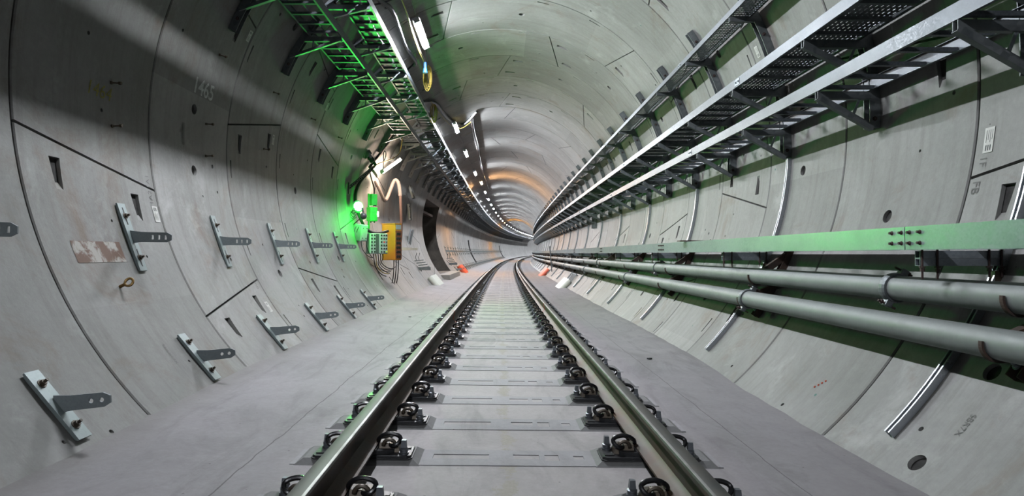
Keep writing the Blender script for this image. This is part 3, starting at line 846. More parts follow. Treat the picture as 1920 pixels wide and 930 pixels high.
# wide galvanised ladder (beam) with bolted splices
BS = [-1.85, 3.45, 8.75, 14.05]+[14.05+5.3*i for i in range(1, 34)]
for n in range(len(BS)-1):
    a, b = BS[n]+.004, BS[n+1]-.004
    root = empty('ladder_tray', a, 2.4, .87, rz=0); off = Vector(root.location)
    tag(root, ('%s length of the wide zinc ladder above the two right pipes' % ORD[n]) if n < 12 else 'distant length of the wide zinc ladder above the right pipes', 'cable ladder', 'wide ladder lengths above the pipes')
    def B(mb, nm, mat, **k):
        for v in mb.v: v -= off
        return mb.build(nm, mat, root, **k)
    for uu, d in ((2.24, 1), (2.62, -1)):
        mb = MB(); sweep(mb, crail(uu, .868, .997, d, .03, .004), a, b, .5); B(mb, 'side_rail', 'waler')
    for i in range(int((b-a)/.3)):
        if n < 5: mb = MB(); rung_box(mb, a+.15+.3*i, 2.244, 2.616, .872, .04, .025); B(mb, 'rung', 'waler')
    if n >= 5:
        mb = MB()
        for i in range(int((b-a)/.3)): rung_box(mb, a+.15+.3*i, 2.244, 2.616, .872, .04, .025)
        B(mb, 'rungs', 'waler')
    if n < 4:
        for ss in (b-.035, b-.12, b+.035, b+.12):
            for z in (.905, .965):
                mb = MB(); c = P(ss, 2.24, z); mb.sphere(c, .0125, 12, (.7, 1, 1)); mb.cyl(c, c+Vector((-.018, 0, 0)), .0075, 10); B(mb, 'splice_bolt', 'boltbrown')
# rusty plate lying across the ladder
mb = MB(); mb.hexa([P(7.55, 2.16, 1.0), P(7.55, 2.66, 1.0), P(7.68, 2.66, 1.0), P(7.68, 2.16, 1.0), P(7.55, 2.16, 1.012), P(7.55, 2.66, 1.012), P(7.68, 2.66, 1.012), P(7.68, 2.16, 1.012)])
tag(mb.build('support_plate', 'rust'), 'small rusty plate lying across the wide zinc ladder on the right', 'plate')
# pipes
def pipe_run(u, z, r, joints, which):
    for n in range(len(joints)-1):
        a, b = joints[n]+.002, joints[n+1]-.002; k = 24 if n < 4 else 14
        mb = MB(); prof = [(u+r*cos(2*pi*i/k), z+r*sin(2*pi*i/k)) for i in range(k)]
        sweep(mb, prof, a, b, .75, smooth=lambda j: True)
        o = mb.build('pipe', 'pipe'); tag(o, ('%s length of the %s galvanised pipe on the right wall' % (ORD[n], which)) if n < 8 else 'distant length of the %s galvanised pipe on the right wall' % which, 'pipe', '%s pipe lengths' % which)
    for n, s in enumerate(joints[1:-1]):
        root = empty('pipe_coupling', s, u, z)
        tag(root, ('%s clamp coupling from the camera on the %s pipe' % (ORD[n], which)) if n < 8 else 'distant clamp coupling on the %s right pipe' % which, 'coupling', 'couplings on the %s pipe' % which)
        mb = MB(); k = 24; m = 0
        pr = [(-.03, r+.001), (-.03, r+.014), (-.012, r+.02), (.012, r+.02), (.03, r+.014), (.03, r+.001)]
        vs = [(q*cos(2*pi*i/k), y, q*sin(2*pi*i/k)) for i in range(k) for y, q in pr]
        mb.add(vs, [(i*6+j, i*6+(j+1) % 6, ((i+1) % k)*6+(j+1) % 6, ((i+1) % k)*6+j) for i in range(k) for j in range(6)], 0, False)
        mb.build('ring', 'galvdark', root)
        if n < 5:
            for sg in (1, -1):
                ang = rad(62) if sg > 0 else rad(242)
                c = Vector((cos(ang)*(r+.028), 0, sin(ang)*(r+.028))); M_ = Matrix.Rotation(-ang, 3, 'Y')
                mb = MB(); mb.box(c, (.05, .05, .045), M_); mb.build('bolt_lug', 'galvdark', root, bevel=.004)
                t_ = Vector((-sin(ang), 0, cos(ang))); q = c+Vector((cos(ang), 0, sin(ang)))*.012
                mb = MB(); mb.cyl(q-t_*.06, q+t_*.06, .007, 8); mb.cyl(q-t_*.045, q-t_*.03, .014, 6, smooth=False); mb.build('bolt', 'boltbrown', root)
PU, PLW, PR = (2.45, .63), (2.345, .413), .0765
pipe_run(*PU, PR, [-2.0, 3.867, 9.75]+[9.75+5.9*i for i in range(1, 28)], 'upper')
pipe_run(*PLW, PR, [0.0, 5.93, 11.6]+[11.6+5.8*i for i in range(1, 28)], 'lower')
# pipe supports: dark post with two strap hooks
def support_proto():
    O = (2.6, .5); root = bpy.data.objects.new('pipe_support', None); COL.objects.link(root)
    mb = MB(); arc_channel(mb, 0, 110, 125.3, .07, .06, .006, n=10); shift(mb, *O).build('post', 'rust', root, weld=True)
    for (u, z), ang in ((PU, 112.8), (PLW, 119.5)):
        a = rad(ang)
        mb = MB(); uo, zo = wp(ang, .05); n_ = Vector((-sin(a), 0, -cos(a)))
        # cradle between pipe and post
        c = Vector((u, 0, z)); w_ = Vector((uo, 0, zo)); dv = (w_-c).normalized()
        mb.bar(c+dv*(PR+.001), w_+dv*.02, .06, .05, (0, 1, 0)); shift(mb, *O).build('cradle', 'rust', root)
        # strap hook round the lower inner half of the pipe
        pts = []
        for i in range(15):
            t = rad(170+ i*10)
            pts.append((u+(PR+.008)*cos(t), 0, z+(PR+.008)*sin(t)))
        mb = MB(); nn = len(pts)
        vs = []
        for i, p in enumerate(pts):
            t = rad(170+i*10); e = Vector((cos(t), 0, sin(t)))
            for y, d in ((-.011, -.006), (.011, -.006), (.011, .006), (-.011, .006)): vs.append(Vector(p)+Vector((0, y, 0))+e*d)
        mb.add(vs, [(i*4+j, i*4+(j+1) % 4, (i+1)*4+(j+1) % 4, (i+1)*4+j) for i in range(nn-1) for j in range(4)]+[(3, 2, 1, 0), tuple((nn-1)*4+j for j in range(4))])
        shift(mb, *O).build('strap', 'rust', root)
    mb = MB(); uo, zo = wp(124.3, .063); rbolt(mb, (uo, -.0, zo), (-sin(rad(124)), 0, -cos(rad(124))), .013, .02); shift(mb, *O).build('bolt', 'galv', root)
    return root, O
sp, O_sp = support_proto(); sp_k = kidtree(sp); sp_far = join_meshes(list(sp.children), 'pipe_support')
for n in range(0, 28):
    place(sp, sp_k, sp_far, 2.93+3.05*n, O_sp, n, 6, '%s dark rusty support from the camera holding both right pipes', 'distant dark support holding both right pipes', 'pipe support', 'pipe supports', n > 0)

# ================================================================ LEFT SIDE SERVICES
def left_lower():
    O = (-2.75, 3.2); root = bpy.data.objects.new('tray_bracket', None); COL.objects.link(root)
    def B(mb, nm, mat, **k): return shift(mb, *O).build(nm, mat, root, **k)
    mb = MB(); arc_channel(mb, 0, -67, -51, .085, .085, .006, n=12); B(mb, 'wall_post', 'galvdark', weld=True)
    mb = MB(); mb.prism(uchan(.044, .06, .005), (-2.05, -.02, 3.585), (-2.57, -.02, 3.585)); B(mb, 'arm', 'galvdark', weld=True)
    mb = MB(); mb.prism(uchan(.04, .034, .005), (-2.06, -.045, 3.57), (-2.70, -.045, 3.35)); B(mb, 'strut', 'galvdark', weld=True)
    mb = MB(); mb.bar((-2.40, -.03, 3.57), (-2.41, -.03, 3.45), .018, .02, (0, 1, 0)); B(mb, 'tie', 'galv')
    for a in (-64.5, -55):
        uo, zo = wp(a, .05); mb = MB(); rbolt(mb, (uo, -.043, zo), (0, -1, 0), .012, .018); B(mb, 'bolt', 'boltbrown')
    return root, O
def left_upper():
    O = (-2.2, 4.0); root = bpy.data.objects.new('tray_bracket', None); COL.objects.link(root)
    def B(mb, nm, mat, **k): return shift(mb, *O).build(nm, mat, root, **k)
    mb = MB(); arc_channel(mb, 0, -49.5, -43.5, .1, .05, .006, n=6); B(mb, 'wall_plate', 'galv', weld=True)
    mb = MB(); mb.prism(uchan(.044, .06, .005), (-1.69, -.02, 3.995), (-2.26, -.02, 3.995)); B(mb, 'arm', 'galv', weld=True)
    mb = MB(); mb.prism(uchan(.04, .034, .005), (-1.70, -.045, 3.98), (-2.20, -.045, 3.85)); B(mb, 'strut', 'galv', weld=True)
    mb = MB(); mb.bar((-2.02, -.03, 3.97), (-2.03, -.03, 3.89), .018, .02, (0, 1, 0)); B(mb, 'tie', 'galv')
    uo, zo = wp(-45.5, .055); mb = MB(); rbolt(mb, (uo, 0, zo), (.7, 0, -.7), .014, .02); B(mb, 'bolt', 'boltbrown')
    return root, O
ll, O_ll = left_lower(); ll_k = kidtree(ll); ll_f = join_meshes(list(ll.children), 'tray_bracket')
lu, O_lu = left_upper(); lu_k = kidtree(lu); lu_f = join_meshes(list(lu.children), 'tray_bracket')
for n in range(90):
    s = 4.9+1.522*n
    place(ll, ll_k, ll_f, s, O_ll, n, 13, '%s wall bracket from the camera under the lower left ladder', 'distant wall bracket under the lower left ladder', 'bracket', 'brackets of the lower left ladder', n > 0, 1)
    place(lu, lu_k, lu_f, s, O_lu, n, 13, '%s bracket from the camera under the upper left ladder', 'distant bracket under the upper left ladder', 'bracket', 'brackets of the upper left ladder', n > 0, 2)
def cleats(uc):
    def ex(root, B, a, b, n):
        if n > 5: return
        mb = MB(); sweep(mb, [(uc-.004, 0), (uc+.012, 0), (uc+.012, .003), (uc-.004, .003)] and [(uc-.006, ZB+.036), (uc+.010, ZB+.036), (uc+.010, ZB+.039), (uc-.006, ZB+.039)], a, b, .5); B(mb, 'divider', 'tray')
    return ex
ZB = 3.617
LS = [-5.6+6.02*i for i in range(0, 28)]
tray_run('cable_ladder', 'cable ladder', 'cable ladder lengths, lower left', ('%s length of the lower left cable ladder', 'distant length of the lower left cable ladder'), -2.45, -2.045, 3.617, 3.725, LS, 'ladder', extra=cleats(-2.24), skip=2)
ZB = 4.027
def cover(root, B, a, b, n):  # strips added to block the tube light, leaving a slit on the wall
    mb = MB(); sweep(mb, [(-2.046, ZB+.034), (-1.818, ZB+.034), (-1.818, ZB+.037), (-2.046, ZB+.037)], a, b, .5 if n < 6 else 1.5); B(mb, 'shade_strip', 'galvdark')
    mb = MB(); sweep(mb, [(-1.796, ZB+.034), (-1.692, ZB+.034), (-1.692, ZB+.037), (-1.796, ZB+.037)], a, b, .5 if n < 6 else 1.5); B(mb, 'shade_strip', 'galvdark')
tray_run('cable_ladder', 'cable ladder', 'cable ladder lengths, upper left', ('%s length of the upper left cable ladder beside the tubes', 'distant length of the upper left cable ladder'), -2.05, -1.685, 4.027, 4.13, [q+1.1 for q in LS], 'ladder', extra=cover, skip=2)

# T brackets
def tb(phi0, phi1, wS, blade_u, blade_h, holes, slot, tilt):
    pm = (phi0+phi1)/2; u, z = wp(pm); O = (u, z); root = bpy.data.objects.new('wall_bracket', None); COL.objects.link(root)
    a = rad(pm); er = Vector((sin(a), 0, cos(a))); t = Vector((cos(a), 0, -sin(a))); ln = rad(abs(phi1-phi0))*R
    c = Vector((0, 0, 0))-er*.026
    me = MB(); M_ = Matrix((t, Vector((0, 1, 0)), -er)).transposed()
    me.box(c, (ln, wS, .012), M_); me.box(c+er*.013, (ln*.96, wS*.8, .014), M_)
    plate = me.build('plate', 'plate', root, weld=True)
    # blade, thin plate across the tunnel, with holes
    c0 = c-er*.006; e = Vector((1, 0, tilt)).normalized(); upv = Vector((-tilt, 0, 1)).normalized()
    h = blade_h/2; L_ = blade_u
    pr = [(-.02, -h*1.3), (-.02, h*1.3), (L_*.25, h*1.05), (L_-.035, h), (L_, h*.5), (L_, -h*.5), (L_-.035, -h), (L_*.25, -h*1.05)]
    n = len(pr); mb = MB()
    mb.add([c0+e*x+upv*y+Vector((0, -.005, 0)) for x, y in pr]+[c0+e*x+upv*y+Vector((0, .005, 0)) for x, y in pr], [tuple(range(n))[::-1], tuple(range(n, 2*n))]+[(i, (i+1) % n, n+(i+1) % n, n+i) for i in range(n)])
    ob = bpy.data.objects.new('blade', fixn(mb)); COL.objects.link(ob)
    ct = MB()
    for x in holes:
        p = c0+e*x; 
        if slot:
            ct.hexa([p+e*a_+upv*b_+Vector((0, y, 0)) for y in (-.02, .02) for a_, b_ in ((-.008, -.017), (.008, -.017), (.008, .017), (-.008, .017))])
        else: ct.cyl(p-Vector((0, .02, 0)), p+Vector((0, .02, 0)), .012, 14, smooth=False)
    co = bpy.data.objects.new('c', fixn(ct)); COL.objects.link(co); boolean(ob, co)
    ob.data.materials.clear(); ob.data.materials.append(MT['blade']); ob.parent = root
    for sg in (-1, 1):
        q = c-er*.006+t*sg*ln*.31; mb = MB(); rbolt(mb, q, -er, .017, .026); mb.build('bolt', 'iron', root)
        if slot:
            mb = MB(); mb.box(q+t*sg*0+Vector((0, 0, 0)), (.14, .012, .003), M_); mb.build('slot', 'rubber', root)
    return root, O
tu, O_tu = tb(-104.1, -114.4, .095, .30, .075, (.155, .205, .255), True, -.02)
tl, O_tl = tb(-125.2, -133.6, .10, .27, .075, (.17, .225), False, .10)
tu_k, tl_k = kidtree(tu), kidtree(tl)
tu_f, tl_f = join_meshes(list(tu.children), 'wall_bracket'), join_meshes(list(tl.children), 'wall_bracket')
n1 = 0
for k in range(-1, 60):
    s = 4.82+1.525*k
    if 11.5 < s < 30: continue
    place(tu, tu_k, tu_f, s, O_tu, n1, 7, '%s upper row T bracket from the camera on the left wall', 'distant upper row bracket on the left wall', 'bracket', 'upper row of T brackets', n1 > 0); n1 += 1
n1 = 0
for k in range(-1, 60):
    s = 4.82+1.525*k
    if 11.5 < s < 30: continue
    r = place(tl, tl_k, tl_f, s, O_tl, n1, 7, '%s lower row T bracket from the camera on the left wall', 'distant lower row bracket on the left wall', 'bracket', 'lower row of T brackets', n1 > 0); n1 += 1

# ================================================================ LIGHTING STRING
def tube_light(s, phi, d, half, mat, name, lab, group=None, d2=None, s2=None, phi2=None, r=.042, back=None):
    if s2 is None: r = .024
    a = W(s-half, phi, d) if s2 is None else W(s, phi, d); b = W(s+half, phi, d) if s2 is None else W(s2, phi2, d2)
    root = bpy.data.objects.new(name, None); COL.objects.link(root); root.location = (a+b)/2; tag(root, lab, 'light', group)
    o = Vector(root.location); dv = (b-a).normalized()
    ph = phi if phi2 is None else (phi+phi2)/2; er = Vector((sin(rad(ph)), 0, cos(rad(ph))))
    if back is not None: er = Vector(back)
    n = (er-dv*er.dot(dv)).normalized(); sd = dv.cross(n)
    aa, bb = a-o, b-o
    k = 10; vs = []
    for e in (aa, bb):
        for i in range(k+1):
            t = pi*i/k; vs.append(e-n*(r*1.25*sin(t))+sd*(r*cos(t)))
    mb = MB(); mb.add(vs, [(i, i+1, k+2+i, k+1+i) for i in range(k)], 0, True); mb.add(vs, [tuple(range(k+1))[::-1], tuple(range(k+1, 2*k+2)), (0, k+1, 2*k+1, k)])
    if back is not None: mb = MB(); mb.cyl(aa-n*.02, bb-n*.02, r*.8, 16)
    mb.build('diffuser', mat, root, weld=True)
    mb = MB(); mb.bar(aa+n*.018-dv*.02, bb+n*.018+dv*.02, .12 if back is None else .07, .03, n)
    for q in ((-1, 1) if back is None else ()): mb.bar(aa+sd*q*.06-n*.0, bb+sd*q*.06-n*.0, .010, .026, n)  # side lips added to keep tube light off the nearby ceiling
    for e, q in ((aa, -1), (bb, 1)): mb.bar(e-n*.022, e-n*.022+dv*q*.02, .10, .062, n)
    mb.build('housing', 'housing', root)
    if back is not None: return root
    mb = MB()
    for e in (aa+dv*.15, bb-dv*.15): mb.bar(e+n*.03, e+n*(d-.002), .02, .006, dv)
    mb.build('mount', 'galv', root)
    return root
vis = 0
for s in TUBE_S:
    org = s in ORANGE_S
    mat = 'tube' if not org else ('orglow' if ORANGE_S[s] == 1 else 'warm2')
    if mat == 'warm2' and 'warm2' not in MT: MT['warm2'] = emat('amber_tube_glow', (1, .55, .26), TUBE_STR*1.6)
    phi = -27 if s < 25 else (-26 if s < 32 else -24)
    if s < 6: lab = 'tube light on the ceiling out of view above the camera'
    elif s < 86:
        lab = ('%s tube light along the left side of the ceiling' % ORD[vis]) if not org else ('orange glowing tube light, %s along the ceiling' % ORD[vis]); vis += 1
    else: lab = 'distant ceiling tube light where the tunnel bends away'
    tube_light(s, phi-.4, .10, .62, mat, 'tube_light', lab, 'ceiling tube lights')

def smoothpts(pts, it=2, sub=3):
    q = []
    for i in range(len(pts)-1):
        for j in range(sub):
            t = j/sub; q.append(tuple(pts[i][k]*(1-t)+pts[i+1][k]*t for k in range(len(pts[0]))))
    q.append(pts[-1])
    for _ in range(it*2): q = [q[0]]+[tuple((q[i-1][k]+2*q[i][k]+q[i+1][k])/4 for k in range(len(q[0]))) for i in range(1, len(q)-1)]+[q[-1]]
    return q
def cable(name, pts, r, mat, label, cat='cable', wall=True, group=None, n=8):
    q = smoothpts(pts); pp = [W(*p) if wall else P(*p) for p in q]
    o = pp[0]; mb = MB(); mb.tube([p-o for p in pp], r, n); ob = mb.build(name, mat); ob.location = o; return tag(ob, label, cat, group)
cable('conduit', [(7.2, -33, .05), (8.3, -35, .05), (8.75, -35.5, .06), (8.9, -33, .12), (9.31, -33.1, .13), (10.15, -34.0, .14), (10.94, -34.2, .12), (11.68, -32.1, .1), (11.85, -34, .05)], .034, 'conduit', 'thick black conduit looping along the ceiling left of nearest tube light', 'conduit')
cable('cable', [(8.3, -43, .06), (8.6, -39, .07), (8.8, -34.5, .1), (8.9, -30.5, .07)], .014, 'cable', 'black cable crossing the ceiling at the top left end of the conduit')
cable('cable', [(11.95, -41, .04), (11.85, -37.5, .06), (11.75, -33, .06)], .018, 'cable', 'short black cable leaving the lower end of the thick conduit')
cable('conduit', [(14.2, -38, .05), (14.5, -35.5, .05), (14.89, -31.6, .05), (16.25, -30.9, .05), (17.3, -29.2, .05), (18.9, -24.5, .04), (18.4, -18.5, .04), (17.6, -13.6, .04)], .034, 'conduit', 'thick dark conduit sagging behind the second tube light', 'conduit')
cable('conduit', [(18.2, -16.3, .035), (20.88, -17.3, .035), (22.16, -16.5, .035), (24, -17.4, .035), (26.57, -18.1, .035), (31, -19, .035), (38, -19, .035)], .026, 'cable', 'dark conduit running down the ceiling right of the tube lights', 'conduit')
cable('cable', [(18.2, -17.5, .03), (20.8, -18.5, .03), (23, -18.3, .03), (26, -19.2, .03), (31, -20, .03)], .014, 'hose', 'pale cable running beside the dark ceiling conduit')
cable('cable', [(7.5, -29, .06), (8.95, -29.4, .1), (9.4, -29.2, .12), (10.19, -30.2, .12), (11.23, -30.7, .14), (11.86, -30.1, .2), (12.0, -29.9, .28)], .011, 'yellow', 'yellow cable looping beside the nearest tube light')
cable('cable', [(7.4, -28.4, .06), (9.0, -28.9, .1), (10.1, -29.6, .1), (11.1, -30.1, .12), (11.8, -29.6, .18), (12.0, -29.7, .26)], .007, 'hose', 'thin pale cable hanging parallel to the yellow cable')
cable('cable', [(8.8, -26.5, .03), (9.5, -26.7, .1), (10.0, -27, .06)], .006, 'cable', 'thin lead entering the upper end of the nearest tube light')
cable('cable', [(11.25, -27.3, .06), (11.4, -28, .15), (11.55, -29.2, .24)], .007, 'cable', 'thin lead from the nearest tube light to the blue connector')
cable('cable', [(14.5, -34, .1), (14.8, -33.8, .3), (16.5, -31.5, .25), (17.6, -28.5, .3), (18.4, -24, .22), (18.3, -18, .12)], .008, 'yellow', 'thin yellow cable drooping below the sagging dark conduit')
for i, (a, b) in enumerate(((18.3, 23.0), (23.0, 28.8), (28.8, 33.2), (33.2, 38.2), (38.2, 43.4), (43.4, 48.2), (48.2, 52.8))):
    cable('cable', [(a+.62, -27, .06), ((a+b)/2, -26.5, .22), (b-.62, -27, .06)], .009, 'cable', 'black lead sagging between the %s and %s ceiling tube lights' % (ORD[i+1], ORD[i+2]))
# blue connector and coil of yellow cable
o = P(11.6, *wp(-30, .2)); mb = MB(); mb.cyl((0, 0, .0), (0, 0, -.12), .028, 14); mb.cyl((0, 0, -.12), (0, 0, -.2), .036, 14, .045); ob = mb.build('connector', 'blue'); ob.location = o; ob.rotation_euler = (0, 0, 0); tag(ob, 'blue plug connector hanging under the nearest tube light', 'connector')
def coil(s, phi, d, rr, n, lab, mat='yellow', zs=1.9):
    o = P(s, *wp(phi, d)); mb = MB()
    for i in range(n):
        a = random.uniform(-.5, .5); off = random.uniform(-.03, .03); q = rr*random.uniform(.7, 1.05); pts = []
        for j in range(20):
            t = 2*pi*j/20; x, z = q*sin(t)*.55, q*zs*(cos(t)-1)
            pts.append((x*cos(a)+off, x*sin(a), z))
        mb.tube(pts, .008, 6, closed=True)
    ob = mb.build('cable_coil', mat); ob.location = o; return tag(ob, lab, 'coiled cable')
coil(11.95, -29.6, .16, .13, 9, 'coil of yellow cable hanging beside the blue connector')
coil(14.7, -33.5, .14, .12, 7, 'coil of yellow cable hanging above the sagging conduit')

# ================================================================ EQUIPMENT CLUSTER ON THE LEFT WALL
def gbox(name, s, u, z, d, yaw, mat, lab, cat, group=None):
    root = empty(name, s, u, z, rz=yaw); tag(root, lab, cat, group)
    mb = MB(); mb.box((0, 0, 0), d); mb.build('case', mat, root, bevel=min(d)*.06)
    return root
# grey junction box
r = gbox('junction_box', 12.6, -2.87, 1.29, (.22, .20, .33), rad(-30), 'greybox', 'light grey junction box tilted at the left end of the electrical cluster', 'junction box')
r.rotation_euler = (0, rad(8), rad(-30))
mb = MB(); mb.box((.112, 0, 0), (.008, .16, .29)); mb.build('cover', 'greybox', r, bevel=.002)
for y, z in ((-.05, .1), (.05, .1), (-.05, -.1), (.05, -.1)):
    MB().cyl((.114, y, z), (.122, y, z), .012, 8).build('screw', 'ink', r)
mb = MB(); mb.tube([(.0-.03, -.102, .12), (-.05, -.11, .06), (-.07, -.107, -.02)], .005, 6); mb.tube([(.04, -.102, .12), (.02, -.11, .06), (0, -.107, -.0)], .005, 6); mb.build('handle', 'ink', r)
# teal lit distribution board with sockets
r2_ = gbox('distribution_board', 12.9, -2.60, 1.07, (.20, .40, .42), rad(-55), 'greybox', 'grey distribution board with rows of outlets in front of the orange cabinet', 'electrical panel')
mb = MB(); mb.box((.102, -.03, 0), (.006, .07, .40)); mb.build('dark_strip', 'conduit', r2_)
for iy in (-.15, -.09, .06, .12, .17):
    for iz in range(6):
        mt = 'socket'
        if iy == .12 and iz == 3: mt = 'redlab'
        if iy == .17 and iz == 0: mt = 'yellowlab'
        MB().box((.106, iy, -.17+.068*iz), (.014, .03, .035)).build('outlet', mt, r2_, bevel=.003)
# orange cabinet
r = gbox('orange_cabinet', 13.9, -2.47, 1.12, (.36, .24, .80), rad(-27), 'orangebox', 'bright orange electrical cabinet in the cluster on the left wall', 'cabinet')
mb = MB(); mb.box((.185, .0, -.06), (.02, .21, .62)); mb.build('socket_panel', 'redpanel', r, bevel=.004)
for iy in (-.06, .02):
    for iz in range(6): MB().cyl((.19, iy, -.32+.1*iz), (.215, iy, -.32+.1*iz), .03, 12).build('socket', 'socket' if (iz+iy) else 'redlab', r)
mb = MB(); mb.box((.184, 0, .33), (.012, .18, .1)); mb.build('plate', 'greybox', r)
mb = MB(); mb.box((0, 0, .405), (.38, .26, .015)); mb.build('lid', 'orangebox', r)
# green boxes on a pole
r = gbox('isolator_box', 13.4, -2.78, 2.02, (.14, .13, .25), rad(-45), 'greenbox', 'upper small green switch box on the pole', 'switch box')
mb = MB(); mb.box((.06, 0, -.13), (.05, .06, .03)); mb.build('cable_gland', 'socket', r)
r = gbox('isolator_box', 13.25, -2.77, 1.70, (.18, .17, .30), rad(-50), 'greenbox', 'larger green switch box below the small one on the pole', 'switch box')
mb = MB(); mb.box((.092, 0, 0), (.008, .14, .27)); mb.build('cover', 'greenbox', r, bevel=.002)
for y in (-.04, .04): MB().cyl((.03, y, -.15), (.03, y, -.18), .015, 10).build('cable_gland', 'socket', r)
mb = MB(); mb.cyl((0, 0, 0), (0, 0, .95), .022, 12); ob = mb.build('mounting_pole', 'greenbox'); ob.location = P(13.35, -2.86, 1.2); tag(ob, 'slim post carrying the two green switch boxes', 'pole')
# green floodlight
r = empty('green_floodlight', 12.35, -2.86, 1.80, rz=0, label='glowing green lamp beside the dark round beacon on the left wall', cat='lamp')
dirv = Vector((.62, -.70, .02)).normalized()
mb = MB(); mb.cyl((0, 0, 0), dirv*.03, .092, 24); mb.build('lens', 'greenglow', r)
mb = MB(); mb.cyl(-dirv*.10, -dirv*.001, .07, 24, .12); mb.build('reflector', 'greenbox', r)
mb = MB(); mb.tube([(-.02, .0, -.1), (-.09, .02, -.14), (-.15, .05, -.1)], .012, 8); mb.build('bracket', 'conduit', r)
ld = bpy.data.lights.new('green_lamp', 'SPOT'); ld.energy = GREEN_W*10; ld.color = (.04, 1, .10); ld.shadow_soft_size = .06; ld.spot_size = rad(160); ld.spot_blend = .35
lo = bpy.data.objects.new('green_lamp', ld); COL.objects.link(lo); lo.parent = r; lo.location = (.16, -.06, .0)
lo.rotation_mode = 'QUATERNION'; lo.rotation_quaternion = Vector((.88, -.22, .30)).to_track_quat('-Z', 'Y')
ld = bpy.data.lights.new('green_glow', 'POINT'); ld.energy = GREEN_W*2.0; ld.color = (0, 1, .035); ld.shadow_soft_size = .08
lo = bpy.data.objects.new('green_glow', ld); COL.objects.link(lo); lo.parent = r; lo.location = (.12, .02, -.22)
# small white floodlight between the switch boxes and the wall
r = empty('floodlight', 13.5, -2.70, 1.72, rz=0, label='small white floodlight glowing at the right edge of the larger green switch box', cat='lamp')
mb = MB(); mb.box((0, 0, 0), (.05, .09, .11)); mb.build('case', 'housing', r)
mb = MB(); mb.box((-.03, 0, 0), (.012, .08, .10)); mb.box((.0, -.05, 0), (.05, .012, .10)); mb.build('lens', 'warm', r)
# dark round beacon in front
r = empty('beacon', 12.2, -2.72, 1.60, rz=0, label='dark green round beacon in front of the glowing green lamp', cat='beacon')
MB().sphere((0, 0, 0), .07, 20).build('dome', 'conduit', r)
MB().cyl((0, 0, .05), (-.02, 0, .16), .02, 10).build('stem', 'conduit', r)
mb = MB(); mb.tube([(-.03, 0, -.02), (-.12, .0, -.10), (-.20, .05, -.16)], .009, 8); mb.build('stay_rod', 'rust', r)
# siren on the wall above
r = empty('siren', 13.25, -2.83, 2.93, rz=0, label='dark horn siren with ribbed body above the green lamp', cat='siren')
d_ = Vector((.55, .1, -.7)).normalized()
mb = MB(); mb.cyl(-d_*.10, d_*.0, .10, 20, .09); mb.build('bell', 'conduit', r)
mb = MB(); mb.cyl(d_*.0, d_*.14, .055, 16); mb.cyl(d_*.03, d_*.045, .07, 16); mb.cyl(d_*.10, d_*.112, .066, 16); mb.cyl(d_*.15, d_*.24, .035, 12, .025); mb.build('body', 'cable', r)
# perforated strut, leaning
a_, b_ = P(12.15, -2.99, 2.14), P(13.6, -2.78, 2.78); o = a_; d_ = (b_-a_); ln = d_.length; d_.normalize()
root = bpy.data.objects.new('slotted_strut', None); COL.objects.link(root); root.location = a_; tag(root, 'black slotted steel strut standing out from the wall above the green lamp', 'strut')
mb = MB(); nrm = Vector((1, -.4, 0)).cross(d_).normalized(); sdv = d_.cross(nrm).normalized()
for i in range(16):
    p, q = d_*(ln*i/16), d_*(ln*(i+.55)/16); q2 = d_*(ln*(i+1)/16)
    mb.bar(p+nrm*.02, q2+nrm*.02, .03, .012, nrm); mb.bar(p-nrm*.02, q2-nrm*.02, .03, .012, nrm); mb.bar(q, q2, .03, .03, nrm)
mb.build('channel', 'cable', root)
mb = MB(); mb.box((0, 0, 0), (.02, .06, .22)); mb.build('foot_plate', 'cable', root)
# warm tube over the cluster
tube_light(14.0, -74.5, .25, 0, 'warm', 'tube_light', 'warm white tube light slanting above the electrical cluster', None, .28, 15.1, -64.7, r=.05, back=(-.55, -.5, .6))
# hoses and cables of the cluster
def pc(*q, **k): return cable(*q, wall=False, **k)
pc('hose', [(14.6, -2.99, 2.6), (15.0, -2.9, 2.3), (15.2, -2.88, 2.12), (15.4, -2.86, 2.2), (15.5, -2.78, 2.45), (15.5, -2.70, 2.70), (15.5, -2.62, 2.72), (15.5, -2.56, 2.55), (15.5, -2.54, 2.3)], .045, 'hose', 'pale ribbed hose arching over the orange cabinet', 'hose')
pc('hose', [(15.5, -2.54, 2.32), (15.5, -2.53, 2.0), (15.6, -2.53, 1.6), (15.7, -2.55, 1.3), (15.7, -2.6, .95)], .035, 'brown', 'brown hose hanging behind the orange cabinet', 'hose')
pc('hose', [(13.4, -2.8, 2.68), (13.3, -2.88, 2.58), (13.1, -2.98, 2.4), (12.8, -3.02, 2.15), (12.7, -3.0, 1.9), (12.75, -2.92, 1.6), (12.9, -2.84, 1.38), (13.1, -2.75, 1.29), (13.5, -2.6, 1.31), (13.7, -2.52, 1.36)], .032, 'cable', 'black hose looping down past the green lamp', 'hose')
pc('cable', [(13.4, -2.85, 2.62), (13.6, -2.86, 2.5), (13.8, -2.82, 2.3), (13.6, -2.80, 2.1)], .016, 'cable', 'black cable dropping to the upper green switch box')
pc('cable', [(13.5, -2.8, 2.66), (13.9, -2.8, 2.6), (14.2, -2.85, 2.62)], .03, 'hose', 'short pale hose end left of the warm tube light', 'hose')
pc('cable', [(14.0, -2.68, 2.72), (14.0, -2.66, 2.95), (14.0, -2.68, 3.15), (14.0, -2.62, 3.2), (14.0, -2.6, 3.05), (14.0, -2.68, 2.92)], .010, 'cable', 'black lead looped above the lower end of the warm tube')
pc('cable', [(13.3, -2.85, 2.66), (13.7, -2.72, 2.86), (14.2, -2.55, 3.0), (14.6, -2.43, 3.15), (14.7, -2.38, 3.35), (14.7, -2.36, 3.6)], .010, 'yellow', 'yellow cable rising from the cluster to the left ladder')
